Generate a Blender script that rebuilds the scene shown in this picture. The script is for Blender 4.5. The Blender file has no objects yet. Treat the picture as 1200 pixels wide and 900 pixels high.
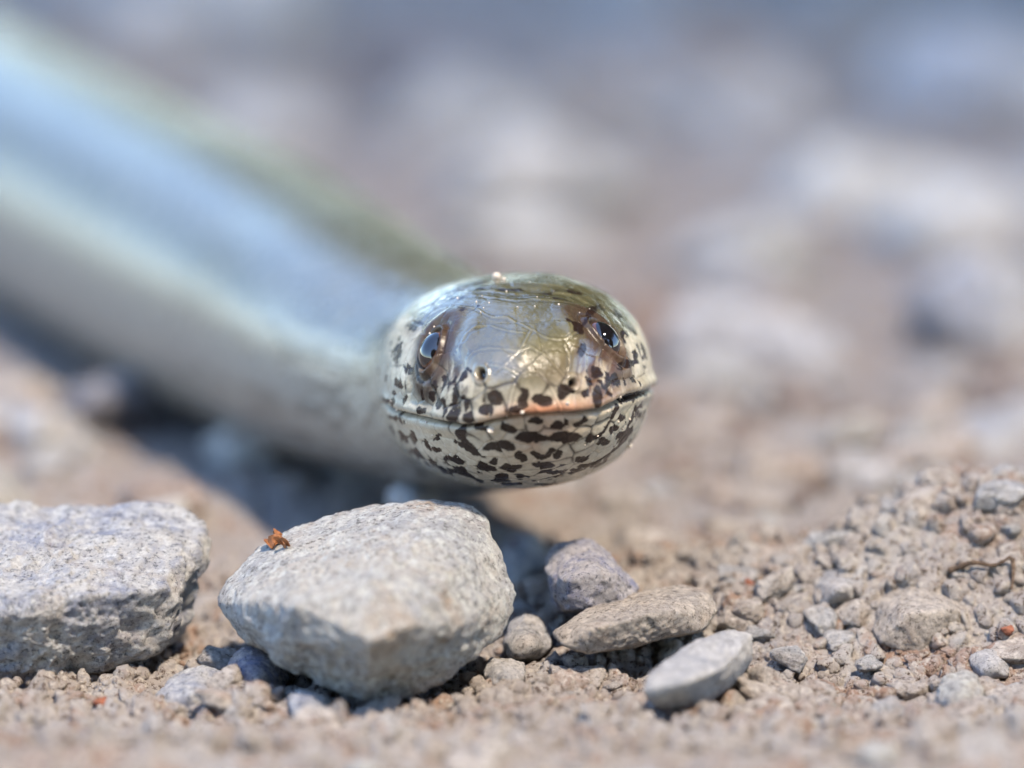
import bpy, bmesh, math, random
import numpy as np
from mathutils import Vector, Matrix
from mathutils.kdtree import KDTree

# One Blender unit is one centimetre: the animal's head is about 1 cm wide.
sc = bpy.context.scene
COL = sc.collection
random.seed(7)
RNG = np.random.default_rng(7)

# ------------------------------------------------------------------ camera
TILT = math.radians(11.0)
K = 3.69 / 1200.0                      # centimetres per photograph pixel at the focus distance
DIST = 20.0
C0 = np.array([0.0, 0.0, 0.90])        # point on the optical axis, at focus
FWD = np.array([0.0, math.cos(TILT), -math.sin(TILT)])
UPV = np.array([0.0, math.sin(TILT), math.cos(TILT)])
RGT = np.array([1.0, 0.0, 0.0])
CAM = C0 - FWD * DIST
cd = bpy.data.cameras.new("camera")
cd.sensor_width = 36.0
cd.lens = 36.0 * DIST / 3.69
cd.clip_start = 0.1
cd.clip_end = 20000.0
cd.dof.use_dof = True
cd.dof.focus_distance = DIST - 0.05
cd.dof.aperture_fstop = (cd.lens / 1000.0) / 0.80
cam = bpy.data.objects.new("camera", cd)
COL.objects.link(cam)
cam.location = CAM
cam.rotation_euler = (math.radians(90) - TILT, 0, 0)
sc.camera = cam

# ------------------------------------------------------------------ light
SUN_EL, SUN_AZ = math.radians(59), math.radians(150)    # azimuth clockwise from +Y (away from the camera)
w = bpy.data.worlds.new("World")
sc.world = w
w.use_nodes = True
nt = w.node_tree
bg = nt.nodes["Background"]
sky = nt.nodes.new("ShaderNodeTexSky")
sky.sky_type = 'NISHITA'
sky.sun_disc = False
sky.sun_elevation = SUN_EL
sky.sun_rotation = SUN_AZ
sky.air_density = 1.0
sky.dust_density = 0.2
sky.ozone_density = 3.5
nt.links.new(sky.outputs[0], bg.inputs[0])
bg.inputs[1].default_value = 0.15
sl = bpy.data.lights.new("sun", 'SUN')
sl.energy = 1.9
sl.angle = math.radians(4)
sl.color = (1.0, 0.86, 0.70)
so = bpy.data.objects.new("sun", sl)
COL.objects.link(so)
sdir = Vector((math.sin(SUN_AZ) * math.cos(SUN_EL), math.cos(SUN_AZ) * math.cos(SUN_EL), math.sin(SUN_EL)))
so.rotation_euler = sdir.to_track_quat('Z', 'Y').to_euler()
so.location = sdir * 50
sc.view_settings.view_transform = 'Standard'
sc.view_settings.look = 'None'
sc.view_settings.gamma = 1.0
sc.view_settings.exposure = 2.2
sc.render.engine = 'CYCLES'
sc.cycles.use_denoising = True
sc.cycles.denoising_prefilter = 'ACCURATE'
sc.cycles.max_bounces = 6
sc.cycles.diffuse_bounces = 3
sc.cycles.glossy_bounces = 3

# ------------------------------------------------------------------ numeric helpers
def at(u, v, Y):
    """Point at depth y = Y seen at photograph position (u, v)."""
    d = FWD * DIST + RGT * (u - 600) * K - UPV * (v - 450) * K
    s = (Y - CAM[1]) / d[1]
    return CAM + d * s

def at_z(u, v, Z):
    d = FWD * DIST + RGT * (u - 600) * K - UPV * (v - 450) * K
    s = (Z - CAM[2]) / d[2]
    return CAM + d * s

def _hash(ix, iy, iz, seed):
    h = (ix.astype(np.int64) * 374761393 + iy.astype(np.int64) * 668265263 +
         iz.astype(np.int64) * 2147483647 + seed * 1274126177) & 0xFFFFFFFF
    h = ((h ^ (h >> 13)) * 1274126177) & 0xFFFFFFFF
    h = ((h ^ (h >> 16)) * 2246822519) & 0xFFFFFFFF
    return ((h ^ (h >> 15)) & 0xFFFFFF).astype(np.float64) / 0xFFFFFF

def vnoise(p, seed=0):
    f = np.floor(p)
    i = f.astype(np.int64)
    t = p - f
    t = t * t * t * (t * (t * 6 - 15) + 10)
    out = 0.0
    for dx in (0, 1):
        wx = t[:, 0] if dx else 1 - t[:, 0]
        for dy in (0, 1):
            wy = t[:, 1] if dy else 1 - t[:, 1]
            for dz in (0, 1):
                wz = t[:, 2] if dz else 1 - t[:, 2]
                out = out + wx * wy * wz * _hash(i[:, 0] + dx, i[:, 1] + dy, i[:, 2] + dz, seed)
    return out * 2 - 1

def fbm(p, octaves=4, seed=0, gain=0.5, lac=2.03):
    a, s, o = 1.0, 0.0, 0.0
    q = p.copy()
    for k in range(octaves):
        o = o + a * vnoise(q, seed + k * 17)
        s += a
        a *= gain
        q = q * lac + 13.7
    return o / s

def clods(x, y, cell, seed, rmin=0.25, rmax=0.62, squash=0.75):
    """Height of half-buried round crumbs scattered over a plane, one per cell."""
    gx, gy = x / cell, y / cell
    ix, iy = np.floor(gx), np.floor(gy)
    out = np.zeros_like(x)
    z = np.zeros_like(ix)
    for dx in (-1, 0, 1):
        for dy in (-1, 0, 1):
            cx, cy = ix + dx, iy + dy
            px = cx + 0.15 + 0.7 * _hash(cx, cy, z, seed)
            py = cy + 0.15 + 0.7 * _hash(cx, cy, z, seed + 1)
            r = rmin + (rmax - rmin) * _hash(cx, cy, z, seed + 2) ** 2
            d2 = (gx - px) ** 2 + (gy - py) ** 2
            h = np.sqrt(np.clip(r * r - d2, 0, None)) * squash
            out = np.maximum(out, h)
    return out * cell

def mesh_from(name, V, F, smooth=True):
    me = bpy.data.meshes.new(name)
    V = np.asarray(V, dtype=np.float32)
    F = np.asarray(F, dtype=np.int32)
    n = F.shape[1]
    me.vertices.add(len(V))
    me.vertices.foreach_set("co", V.ravel())
    me.loops.add(F.size)
    me.loops.foreach_set("vertex_index", F.ravel())
    me.polygons.add(len(F))
    me.polygons.foreach_set("loop_start", np.arange(0, F.size, n, dtype=np.int32))
    me.polygons.foreach_set("loop_total", np.full(len(F), n, dtype=np.int32))
    me.polygons.foreach_set("use_smooth", np.full(len(F), smooth))
    me.update(calc_edges=True)
    return me

def colour_attr(me, name, rgb):
    a = me.attributes.new(name, 'FLOAT_COLOR', 'POINT')
    c = np.ones((len(rgb), 4), dtype=np.float32)
    c[:, :3] = rgb
    a.data.foreach_set("color", c.ravel())

def link(name, me, mat=None, parent=None, loc=None):
    o = bpy.data.objects.new(name, me)
    COL.objects.link(o)
    if mat is not None and me is not None:
        me.materials.clear()
        me.materials.append(mat)
    if parent is not None:
        o.parent = parent
    if loc is not None:
        o.location = loc
    return o

def tag(o, label, cat, group=None):
    o["label"] = label
    o["category"] = cat
    if group:
        o["group"] = group
    return o

def sstep(a, b, x):
    t = np.clip((x - a) / (b - a), 0, 1)
    return t * t * (3 - 2 * t)

# ------------------------------------------------------------------ materials
def new_mat(name):
    m = bpy.data.materials.new(name)
    m.use_nodes = True
    t = m.node_tree
    return m, t, t.nodes["Principled BSDF"]

def ramp(t, src, stops, interp='LINEAR'):
    r = t.nodes.new("ShaderNodeValToRGB")
    r.color_ramp.interpolation = interp
    e = r.color_ramp.elements
    while len(e) < len(stops):
        e.new(0.5)
    for el, (p, c) in zip(e, stops):
        el.position = p
        el.color = (c[0], c[1], c[2], 1) if hasattr(c, '__len__') else (c, c, c, 1)
    t.links.new(src, r.inputs[0])
    return r.outputs[0]

def noise(t, vec, scale, detail=4, rough=0.55, dist=0.0):
    n = t.nodes.new("ShaderNodeTexNoise")
    n.inputs["Scale"].default_value = scale
    n.inputs["Detail"].default_value = detail
    n.inputs["Roughness"].default_value = rough
    n.inputs["Distortion"].default_value = dist
    t.links.new(vec, n.inputs["Vector"])
    return n

def mix(t, fac, a, b, mode='MIX'):
    m = t.nodes.new("ShaderNodeMix")
    m.data_type = 'RGBA'
    m.blend_type = mode
    for sock, val in ((m.inputs[0], fac), (m.inputs[6], a), (m.inputs[7], b)):
        if isinstance(val, (int, float)):
            sock.default_value = val
        elif isinstance(val, tuple):
            sock.default_value = (*val, 1) if len(val) == 3 else val
        else:
            t.links.new(val, sock)
    return m.outputs[2]

def stone_mat(name, light, mid, dark, stain, stain_amt=0.25, scale=1.0, bump=0.02, speck=0.75, vary=False, unit=1.0):
    m, t, b = new_mat(name)
    tc = t.nodes.new("ShaderNodeTexCoord")
    vec = tc.outputs["Object"]
    oi = t.nodes.new("ShaderNodeObjectInfo")
    if vary:
        add = t.nodes.new("ShaderNodeVectorMath")
        add.operation = 'MULTIPLY_ADD'
        comb = t.nodes.new("ShaderNodeCombineXYZ")
        for k in range(3):
            t.links.new(oi.outputs["Random"], comb.inputs[k])
        add.inputs[1].default_value = (1, 1, 1)
        mul = t.nodes.new("ShaderNodeVectorMath")
        mul.operation = 'SCALE'
        mul.inputs[3].default_value = 37.0
        t.links.new(comb.outputs[0], mul.inputs[0])
        t.links.new(vec, add.inputs[0])
        t.links.new(mul.outputs[0], add.inputs[2])
        vec = add.outputs[0]
    n1 = noise(t, vec, 4.2 * scale * unit, 7, 0.7, 0.5)
    col = ramp(t, n1.outputs[0], [(0.40, mid), (0.56, light)])
    n2 = noise(t, vec, 2.1 * scale * unit, 5, 0.6, 0.8)
    col = mix(t, ramp(t, n2.outputs[0], [(0.52, 0.0), (0.66, stain_amt)]), col, stain)
    # fine mineral grain, pale and dark
    g = scale ** 0.35 * unit
    n3 = noise(t, vec, 52 * g, 4, 0.75)
    col = mix(t, ramp(t, n3.outputs[0], [(0.39, speck), (0.465, 0.0)]), col, dark)
    n4 = noise(t, vec, 24 * g, 6, 0.8)
    col = mix(t, ramp(t, n4.outputs[0], [(0.46, 0.0), (0.66, 0.85)]), col, tuple(min(0.85, c * 1.45 + 0.06) for c in light))
    n5 = noise(t, vec, 19 * g, 5, 0.75)
    col = mix(t, ramp(t, n5.outputs[0], [(0.33, 0.75), (0.43, 0.0)]), col, dark)
    t.links.new(col, b.inputs["Base Color"])
    b.inputs["Roughness"].default_value = 0.92
    b.inputs["Specular IOR Level"].default_value = 0.25
    nb = noise(t, vec, 34 * g, 8, 0.82)
    bp = t.nodes.new("ShaderNodeBump")
    bp.inputs["Strength"].default_value = 1.0
    bp.inputs["Distance"].default_value = bump * 1.9
    t.links.new(nb.outputs[0], bp.inputs["Height"])
    t.links.new(bp.outputs[0], b.inputs["Normal"])
    return m

M_BLUEGREY = stone_mat("blue_grey_stone", (.56, .54, .52), (.34, .36, .445), (.075, .08, .095), (.46, .36, .28), 0.55)
M_PALE = stone_mat("pale_grey_stone", (.60, .555, .50), (.45, .44, .44), (.12, .11, .10), (.47, .34, .24), 0.8, bump=0.022, speck=0.8)
M_BEIGE = stone_mat("beige_stone", (.48, .42, .36), (.36, .32, .29), (.10, .08, .07), (.45, .27, .17), 0.35, 1.5, 0.016)
M_SHADETINT = stone_mat("shade_tinted_stone", (.42, .39, .39), (.25, .26, .38), (.07, .07, .09), (.42, .35, .29), 0.5, 1.6, 0.016)  # blue-violet of the shaded sides put into the stone colour as patches
M_CRUMB = stone_mat("earth_crumb", (.50, .43, .37), (.37, .31, .27), (.10, .075, .06), (.44, .23, .13), 0.5, 2.2, 0.014, vary=True)
M_GREY = stone_mat("grey_pebble", (.46, .44, .43), (.33, .33, .35), (.09, .085, .085), (.42, .34, .28), 0.4, 2.0, 0.014, vary=True)
M_WHITE = stone_mat("whitish_stone", (.52, .50, .48), (.42, .42, .44), (.16, .15, .15), (.46, .38, .31), 0.4, 0.8, 0.018, 0.4)
M_DARK = stone_mat("dark_stone", (.25, .235, .24), (.18, .175, .20), (.06, .055, .055), (.24, .17, .13), 0.4, 0.8, 0.018, 0.5)
M_BROWN = stone_mat("brown_stone", (.31, .235, .195), (.235, .18, .15), (.1, .07, .055), (.34, .2, .13), 0.4, 1.2, 0.016)
M_RUST = stone_mat("rust_stone", (.36, .17, .11), (.26, .11, .075), (.1, .05, .04), (.45, .25, .16), 0.4, 1.6, 0.014)

def soil_material():
    m, t, b = new_mat("loose_soil")
    tc = t.nodes.new("ShaderNodeTexCoord")
    vec = tc.outputs["Object"]
    n1 = noise(t, vec, 2.4, 6, 0.65, 0.6)
    col = ramp(t, n1.outputs[0], [(0.32, (.43, .365, .325)), (0.5, (.51, .455, .415)), (0.68, (.58, .555, .53))])
    n2 = noise(t, vec, 3.7, 5, 0.65, 1.0)
    col = mix(t, ramp(t, n2.outputs[0], [(0.51, 0.0), (0.64, 0.75)]), col, (.42, .24, .155))
    n6 = noise(t, vec, 1.7, 4, 0.6, 0.6)
    col = mix(t, ramp(t, n6.outputs[0], [(0.56, 0.0), (0.7, 0.45)]), col, (.36, .37, .41))
    n3 = noise(t, vec, 38, 4, 0.75)
    col = mix(t, ramp(t, n3.outputs[0], [(0.40, 0.85), (0.46, 0.0)]), col, (.11, .07, .05))
    n4 = noise(t, vec, 36, 4, 0.75)
    col = mix(t, ramp(t, n4.outputs[0], [(0.53, 0.0), (0.60, 0.9)]), col, (.66, .60, .53))
    t.links.new(col, b.inputs["Base Color"])
    b.inputs["Roughness"].default_value = 0.95
    b.inputs["Specular IOR Level"].default_value = 0.2
    nb = noise(t, vec, 32, 8, 0.84)
    bp = t.nodes.new("ShaderNodeBump")
    bp.inputs["Distance"].default_value = 0.036
    t.links.new(nb.outputs[0], bp.inputs["Height"])
    t.links.new(bp.outputs[0], b.inputs["Normal"])
    return m
M_SOIL = soil_material()

def skin_material():
    m, t, b = new_mat("scaly_skin")
    at_ = t.nodes.new("ShaderNodeAttribute")
    at_.attribute_name = "pigment"
    tc = t.nodes.new("ShaderNodeTexCoord")
    n = noise(t, tc.outputs["Object"], 38, 4, 0.7)
    col = mix(t, 0.55, at_.outputs[0], ramp(t, n.outputs[0], [(0.3, .35), (0.7, .68)]), 'OVERLAY')
    t.links.new(col, b.inputs["Base Color"])
    gl = t.nodes.new("ShaderNodeAttribute")
    gl.attribute_name = "sheen"
    def remap(lo, hi, sock):
        mr = t.nodes.new("ShaderNodeMapRange")
        mr.inputs["To Min"].default_value = lo
        mr.inputs["To Max"].default_value = hi
        t.links.new(gl.outputs["Fac"], mr.inputs["Value"])
        t.links.new(mr.outputs[0], sock)
    b.inputs["IOR"].default_value = 1.75
    remap(0.05, 0.72, b.inputs["Specular IOR Level"])
    remap(0.03, 0.9, b.inputs["Coat Weight"])
    n2 = noise(t, tc.outputs["Object"], 22, 3, 0.6)
    ma = t.nodes.new("ShaderNodeAttribute")
    ma.attribute_name = "matte"
    ad = t.nodes.new("ShaderNodeMath")
    ad.operation = 'ADD'
    t.links.new(ramp(t, n2.outputs[0], [(0.35, .13), (0.7, .27)]), ad.inputs[0])
    t.links.new(ma.outputs["Fac"], ad.inputs[1])
    t.links.new(ad.outputs[0], b.inputs["Roughness"])
    ad2 = t.nodes.new("ShaderNodeMath")
    ad2.operation = 'ADD'
    ad2.inputs[1].default_value = 0.10
    t.links.new(ma.outputs["Fac"], ad2.inputs[0])
    t.links.new(ad2.outputs[0], b.inputs["Coat Roughness"])
    nb = noise(t, tc.outputs["Object"], 55, 5, 0.65)
    bp = t.nodes.new("ShaderNodeBump")
    bp.inputs["Distance"].default_value = 0.003
    bp.inputs["Strength"].default_value = 0.8
    t.links.new(nb.outputs[0], bp.inputs["Height"])
    t.links.new(bp.outputs[0], b.inputs["Normal"])
    t.links.new(bp.outputs[0], b.inputs["Coat Normal"])
    return m
M_SKIN = skin_material()

def plain(name, rgb, rough=0.5, spec=0.5, nscale=20, var=0.3, coat=0.0):
    m, t, b = new_mat(name)
    tc = t.nodes.new("ShaderNodeTexCoord")
    n = noise(t, tc.outputs["Object"], nscale, 4)
    lo = tuple(c * (1 - var) for c in rgb)
    hi = tuple(min(1, c * (1 + var)) for c in rgb)
    t.links.new(ramp(t, n.outputs[0], [(0.3, lo), (0.7, hi)]), b.inputs["Base Color"])
    b.inputs["Roughness"].default_value = rough
    b.inputs["Specular IOR Level"].default_value = spec
    b.inputs["Coat Weight"].default_value = coat
    return m
M_PUPIL = plain("eye_pupil", (.006, .005, .006), 0.05, 0.6, coat=0.6)
M_LEAF = plain("dry_leaf", (.22, .085, .03), 0.7, 0.3, 30, 0.4)
M_TWIG = plain("dry_twig", (.09, .06, .04), 0.8, 0.2, 40, 0.4)
M_DUST = plain("dust_grain", (.55, .48, .40), 0.8, 0.4, 60, 0.3)
M_RUSTGRAIN = plain("rust_grain", (.20, .075, .045), 0.75, 0.3, 50, 0.4)

def iris_material():
    m, t, b = new_mat("eye_iris")
    tc = t.nodes.new("ShaderNodeTexCoord")
    sep = t.nodes.new("ShaderNodeSeparateXYZ")
    t.links.new(tc.outputs["Object"], sep.inputs[0])
    n = noise(t, tc.outputs["Object"], 60, 4, 0.7)
    # local +Z looks out of the eye (unit sphere): iris ring between the pupil and the dark rim
    col = ramp(t, sep.outputs[2], [(0.30, (.012, .008, .006)), (0.50, (.05, .024, .013)), (0.62, (.09, .035, .016)), (0.70, (.012, .008, .006))])
    col = mix(t, 0.6, col, ramp(t, n.outputs[0], [(0.3, .25), (0.7, .75)]), 'OVERLAY')
    t.links.new(col, b.inputs["Base Color"])
    b.inputs["Roughness"].default_value = 0.08
    b.inputs["Coat Weight"].default_value = 0.6
    b.inputs["Coat Roughness"].default_value = 0.03
    return m
M_IRIS = iris_material()

# ------------------------------------------------------------------ ground
def base_height(x, y):
    """Large shape of the soil: a dip behind the foreground swell, a bank of crumbs on the right."""
    h = np.zeros_like(x)
    # dip in which the front stones lie, foreground swell in front of it
    h += -0.17 * (1 - sstep(0.1, 1.4, y)) * sstep(-1.7, -0.9, y)
    h += -0.13 * (1 - sstep(-1.9, -0.9, y)) * sstep(-30, -4, y)
    h += 0.07 * np.exp(-((y + 1.6) / 0.4) ** 2 - ((x + 1.9) / 0.75) ** 2)
    h += 0.08 * np.exp(-((y + 1.6) / 0.4) ** 2 - ((x - 2.0) / 0.5) ** 2)
    # bank on the right, highest towards +x
    crest = 0.12 + 0.14 * sstep(0.2, 1.0, x) + 0.24 * sstep(0.9, 1.8, x) + 0.15 * sstep(1.9, 4.0, x)
    prof = sstep(-0.3, 0.45, y) * (1 - sstep(0.55, 1.3, y)) * sstep(-0.4, 0.3, x)
    h += crest * prof
    # hollow under and behind the animal's head
    h += -0.06 * np.exp(-((x + 0.4) / 1.0) ** 2 - ((y - 1.2) / 0.7) ** 2)
    # gentle relief farther out
    far = sstep(1.5, 8.0, np.hypot(x, y))
    h += far * 0.10 * np.sin(x * 0.9 + 1.0) * np.sin(y * 0.7 + 0.4)
    return h

def graded(lo, hi, step, far_lo, far_hi, growth=1.13):
    core = list(np.arange(lo, hi + 1e-9, step))
    up, s, c = [], step, hi
    while c < far_hi:
        s = min(s * growth, 600)
        c += s
        up.append(c)
    dn, s, c = [], step, lo
    while c > far_lo:
        s = min(s * growth, 600)
        c -= s
        dn.append(c)
    return np.array(dn[::-1] + core + up)

gx = graded(-2.15, 2.15, 0.0072, -4000, 4000)
gy = graded(-1.25, 0.95, 0.0072, -4000, 4000, 1.09)
X, Y = np.meshgrid(gx, gy)
x, y = X.ravel(), Y.ravel()
P2 = np.stack([x, y, np.zeros_like(x)], 1)
near = 1 - sstep(3.0, 14.0, np.hypot(x, y))
z = base_height(x, y)
z += near * 0.05 * fbm(P2 * 2.3, 4, 3)
wob = 0.05 * fbm(P2 * 9, 4, 55, 0.6)
wob2 = 0.05 * fbm(P2 * 11 + 40, 4, 56, 0.6)
z += near * (0.55 + 0.45 * fbm(P2 * 1.3, 2, 31)) * clods(x + wob, y - wob2, 0.26, 5, 0.2, 0.6, 0.40)
z += near * 1.0 * clods(x - wob2, y + wob, 0.125, 9, 0.25, 0.62, 0.55)
z += near * 0.7 * clods(x + wob, y + wob2, 0.056, 15, 0.2, 0.65, 0.5)
z += near * 0.022 * (0.5 - np.abs(fbm(P2 * 16, 4, 78, 0.65)))
z += near * 0.016 * fbm(P2 * 38, 4, 77, 0.75)
ny_, nx_ = X.shape
idx = np.arange(nx_ * ny_).reshape(ny_, nx_)
F = np.stack([idx[:-1, :-1], idx[:-1, 1:], idx[1:, 1:], idx[1:, :-1]], -1).reshape(-1, 4)
ground_me = mesh_from("ground", np.stack([x, y, z], 1), F)
ground = link("ground", ground_me, M_SOIL)
ground["kind"] = "structure"
GZ = z.reshape(ny_, nx_)

def ground_z(px, py):
    i = int(np.clip(np.searchsorted(gx, px) - 1, 0, nx_ - 2))
    j = int(np.clip(np.searchsorted(gy, py) - 1, 0, ny_ - 2))
    return float(GZ[j, i])

def ground_hit(u, v, zoff=0.0):
    """Where the sight line through (u, v) meets the large shape of the soil."""
    d = FWD * DIST + RGT * (u - 600) * K - UPV * (v - 450) * K
    d = d / np.linalg.norm(d)
    s = np.arange(14, 60, 0.02)
    p = CAM[None] + d[None] * s[:, None]
    g = base_height(p[:, 0], p[:, 1]) + zoff
    k = np.argmax(p[:, 2] < g)
    return p[k]

# ------------------------------------------------------------------ stones
ICO = {}
def ico(n):
    if n not in ICO:
        bm = bmesh.new()
        bmesh.ops.create_icosphere(bm, subdivisions=n, radius=1.0)
        V = np.array([v.co[:] for v in bm.verts])
        Fc = np.array([[v.index for v in f.verts] for f in bm.faces])
        bm.free()
        V /= np.linalg.norm(V, axis=1)[:, None]
        ICO[n] = (V, Fc)
    return ICO[n]

def hull_planes(pts, c):
    bm = bmesh.new()
    for p in pts:
        bm.verts.new(p)
    bmesh.ops.convex_hull(bm, input=bm.verts)
    bm.normal_update()
    out = []
    for f in bm.faces:
        n = np.array(f.normal[:])
        d = float(np.dot(n, np.array(f.verts[0].co[:]) - c))
        if d < 0:
            n, d = -n, -d
        if d > 1e-3:
            if not any(np.dot(n, q[0]) > 0.995 for q in out):
                out.append((n, d))
    bm.free()
    return out

def rock_shape(planes, n, sharp=48, amp=0.05, freq=2.5, fine=0.012, ffreq=18, seed=1, chip=0.03, size=1.0):
    """Star-shaped stone: soft-edged intersection of the face planes, roughened by noise."""
    D, Fc = ico(n)
    q = np.zeros(len(D))
    for nn, d in planes:
        q += np.clip(D @ nn, 0, None).__truediv__(d) ** sharp
    r = 1.0 / q ** (1.0 / sharp)
    V = D * r[:, None]
    s = V / size
    V = V + D * (amp * size * fbm(s * freq + seed * 5.1, 4, seed))[:, None]
    rid = 1 - np.abs(fbm(s * freq * 1.7 + seed * 3.3, 4, seed + 40, 0.55))
    V = V + D * (chip * size * (rid - 0.75))[:, None]
    V = V + D * (fine * size * fbm(s * ffreq, 4, seed + 80, 0.62))[:, None]
    return V, Fc

def traced_stone(name, pts, mat, n=5, label=None, cat="stone", group=None, bite=None, **kw):
    P = np.array([at(*p) for p in pts])
    c = (P.min(0) + P.max(0)) / 2
    size = kw.pop("size", float(np.max(P.max(0) - P.min(0))) / 2)
    V, Fc = rock_shape(hull_planes(P, c), n, size=size, **kw)
    if bite:
        for (u, v, Yb, rad, depth) in bite:
            b = at(u, v, Yb) - c
            dist = np.linalg.norm(V - b, axis=1)
            V -= V / np.linalg.norm(V, axis=1)[:, None] * (depth * (1 - sstep(rad * 0.35, rad, dist)))[:, None]
    base = V[:, 2].min()
    V = V - np.array([0, 0, base])
    o = link(name, mesh_from(name, V, Fc), mat, loc=c + np.array([0, 0, base]))
    return tag(o, label, cat, group)

traced_stone("stone", [
    (-150, 600, 0.33), (-90, 592, 0.33), (60, 590, 0.33), (150, 588, 0.30), (215, 594, 0.25), (243, 622, 0.13), (250, 650, 0.09), (240, 690, 0.07),
    (214, 735, 0.06), (186, 690, -0.29), (205, 700, -0.22), (196, 735, -0.21), (172, 768, -0.19), (120, 786, -0.20), (62, 806, -0.24), (0, 797, -0.26), (-150, 800, -0.24),
    (-150, 705, -0.42), (40, 722, -0.43), (90, 698, -0.40), (-150, 800, 0.30), (150, 782, 0.24), (212, 745, 0.21)],
    M_BLUEGREY, 7, "large angular blue-grey stone with a flat top and a chipped brown side", "stone", "large angular stones",
    bite=[(216, 690, .0, .17, .05)], sharp=160, amp=.045, freq=2.4, fine=.030, ffreq=15, chip=.09, seed=3)
traced_stone("stone", [
    (254, 706, -0.22), (262, 684, -0.16), (292, 648, -0.07), (335, 622, -0.03), (400, 597, 0.00), (445, 590, 0.00), (512, 584, -0.05), (548, 590, -0.08), (572, 610, -0.12),
    (588, 645, -0.17), (606, 682, -0.22), (604, 715, -0.27), (585, 745, -0.35), (520, 795, -0.52), (460, 822, -0.61), (436, 822, -0.65), (345, 792, -0.57), (285, 748, -0.33),
    (345, 708, -0.80), (430, 688, -0.85), (540, 664, -0.50), (480, 735, -0.99), (435, 752, -0.99), (325, 752, -0.69), (520, 735, -0.80),
    (300, 745, -0.08), (560, 735, -0.03), (450, 790, -0.15)],
    M_PALE, 7, "pale wedge-shaped stone with a brown leaf scrap on its sloping top", "stone", "large angular stones",
    sharp=160, amp=.04, freq=2.2, fine=.022, ffreq=17, chip=.07, seed=8)
traced_stone("stone", [
    (640, 656, 0.15), (655, 636, 0.18), (690, 632, 0.18), (716, 650, 0.13), (749, 688, 0.03), (735, 712, -0.07), (665, 716, -0.12), (645, 694, -0.02), (640, 672, 0.03),
    (668, 680, -0.17), (700, 668, -0.15), (650, 640, 0.38), (740, 700, 0.33), (648, 720, 0.23)],
    M_SHADETINT, 6, "pointed grey pebble with violet shade in its colour leaning behind a flat brown slab", sharp=48, amp=.06, fine=.03, ffreq=14, chip=.06, seed=12)
traced_stone("stone", [
    (642, 741, -0.26), (690, 713, -0.12), (735, 697, -0.02), (795, 684, 0.04), (832, 690, 0.01), (845, 714, -0.09), (822, 740, -0.22), (745, 752, -0.29), (690, 766, -0.36), (658, 756, -0.34),
    (700, 735, -0.42), (790, 715, -0.29), (820, 740, 0.06), (690, 760, -0.04)],
    M_BEIGE, 6, "long flat grainy brown slab lying beside the pointed pebble", sharp=42, amp=.05, fine=.028, ffreq=22, chip=.05, seed=15)
traced_stone("stone", [
    (884, 740, -.45), (846, 737, -.45), (800, 757, -.6), (756, 792, -.85), (753, 812, -.9), (768, 829, -.85), (822, 832, -.7), (862, 803, -.55), (886, 765, -.45),
    (800, 800, -.98), (845, 785, -.8), (870, 800, -.3), (770, 825, -.5)],
    M_WHITE, 6, "smooth whitish wedge stone on the foreground swell of soil", sharp=36, amp=.05, fine=.012, chip=.04, seed=18)
traced_stone("stone", [
    (1021, 737, .0), (1030, 705, .1), (1050, 682, .2), (1070, 670, .25), (1112, 680, .28), (1166, 700, .25), (1172, 735, .15), (1120, 752, .0), (1072, 768, -.1), (1030, 755, -.08),
    (1060, 720, -.12), (1110, 715, -.08), (1150, 750, .4), (1050, 750, .4)],
    M_BEIGE, 6, "largest dusty stone on the bank of crumbs, blunt and bluish at its lower end", sharp=42, amp=.05, fine=.03, ffreq=16, chip=.06, seed=22)
traced_stone("stone", [
    (941, 700, .25), (948, 674, .3), (985, 662, .35), (1022, 668, .35), (1030, 690, .3), (1010, 712, .2), (960, 716, .15), (985, 690, .05), (985, 712, .5)],
    M_GREY, 5, "rounded grey stone half buried beside the largest stone of the bank", sharp=20, amp=.06, fine=.03, ffreq=14, seed=25)
traced_stone("stone", [
    (1007, 655, .42), (1020, 641, .45), (1045, 645, .45), (1063, 662, .4), (1050, 680, .35), (1015, 680, .35), (1035, 662, .25), (1035, 675, .6)],
    M_CRUMB, 5, "knobbly beige clod perched on the crest above the rounded grey stone", "clod", sharp=7, amp=.1, fine=.04, ffreq=10, seed=27)
traced_stone("stone", [
    (262, 785, -.3), (272, 762, -.28), (292, 754, -.25), (325, 765, -.25), (342, 795, -.3), (325, 828, -.38), (280, 832, -.42), (262, 812, -.4), (300, 795, -.5), (300, 815, -.1)],
    M_SHADETINT, 5, "rounded dark pebble with violet shade in its colour wedged under the pale wedge-shaped stone", "pebble", sharp=20, amp=.05, fine=.03, seed=31)
traced_stone("stone", [
    (180, 815, -.45), (205, 790, -.35), (240, 778, -.3), (268, 790, -.3), (272, 825, -.42), (235, 845, -.55), (190, 840, -.55), (225, 812, -.6), (230, 830, -.2)],
    M_BLUEGREY, 5, "low flat blue-grey stone between the two large stones", sharp=20, amp=.06, fine=.03, seed=33)
traced_stone("stone", [
    (584, 752, -.05), (590, 728, .08), (612, 714, .12), (640, 725, .1), (650, 752, -.05), (630, 775, -.15), (595, 778, -.18), (615, 750, -.22), (615, 760, .25)],
    M_GREY, 5, "rough grey clod squeezed between the pale wedge stone and the brown slab", "clod", sharp=6, amp=.12, fine=.05, ffreq=9, seed=36)
traced_stone("stone", [
    (560, 792, -.35), (570, 770, -.28), (600, 766, -.25), (622, 780, -.28), (618, 805, -.38), (580, 812, -.45), (592, 790, -.48), (592, 800, -.1)],
    M_GREY, 5, "small grey clod at the foot of the pale wedge stone beside the brown slab", "clod", sharp=6, amp=.12, fine=.05, ffreq=9, seed=38)
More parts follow.
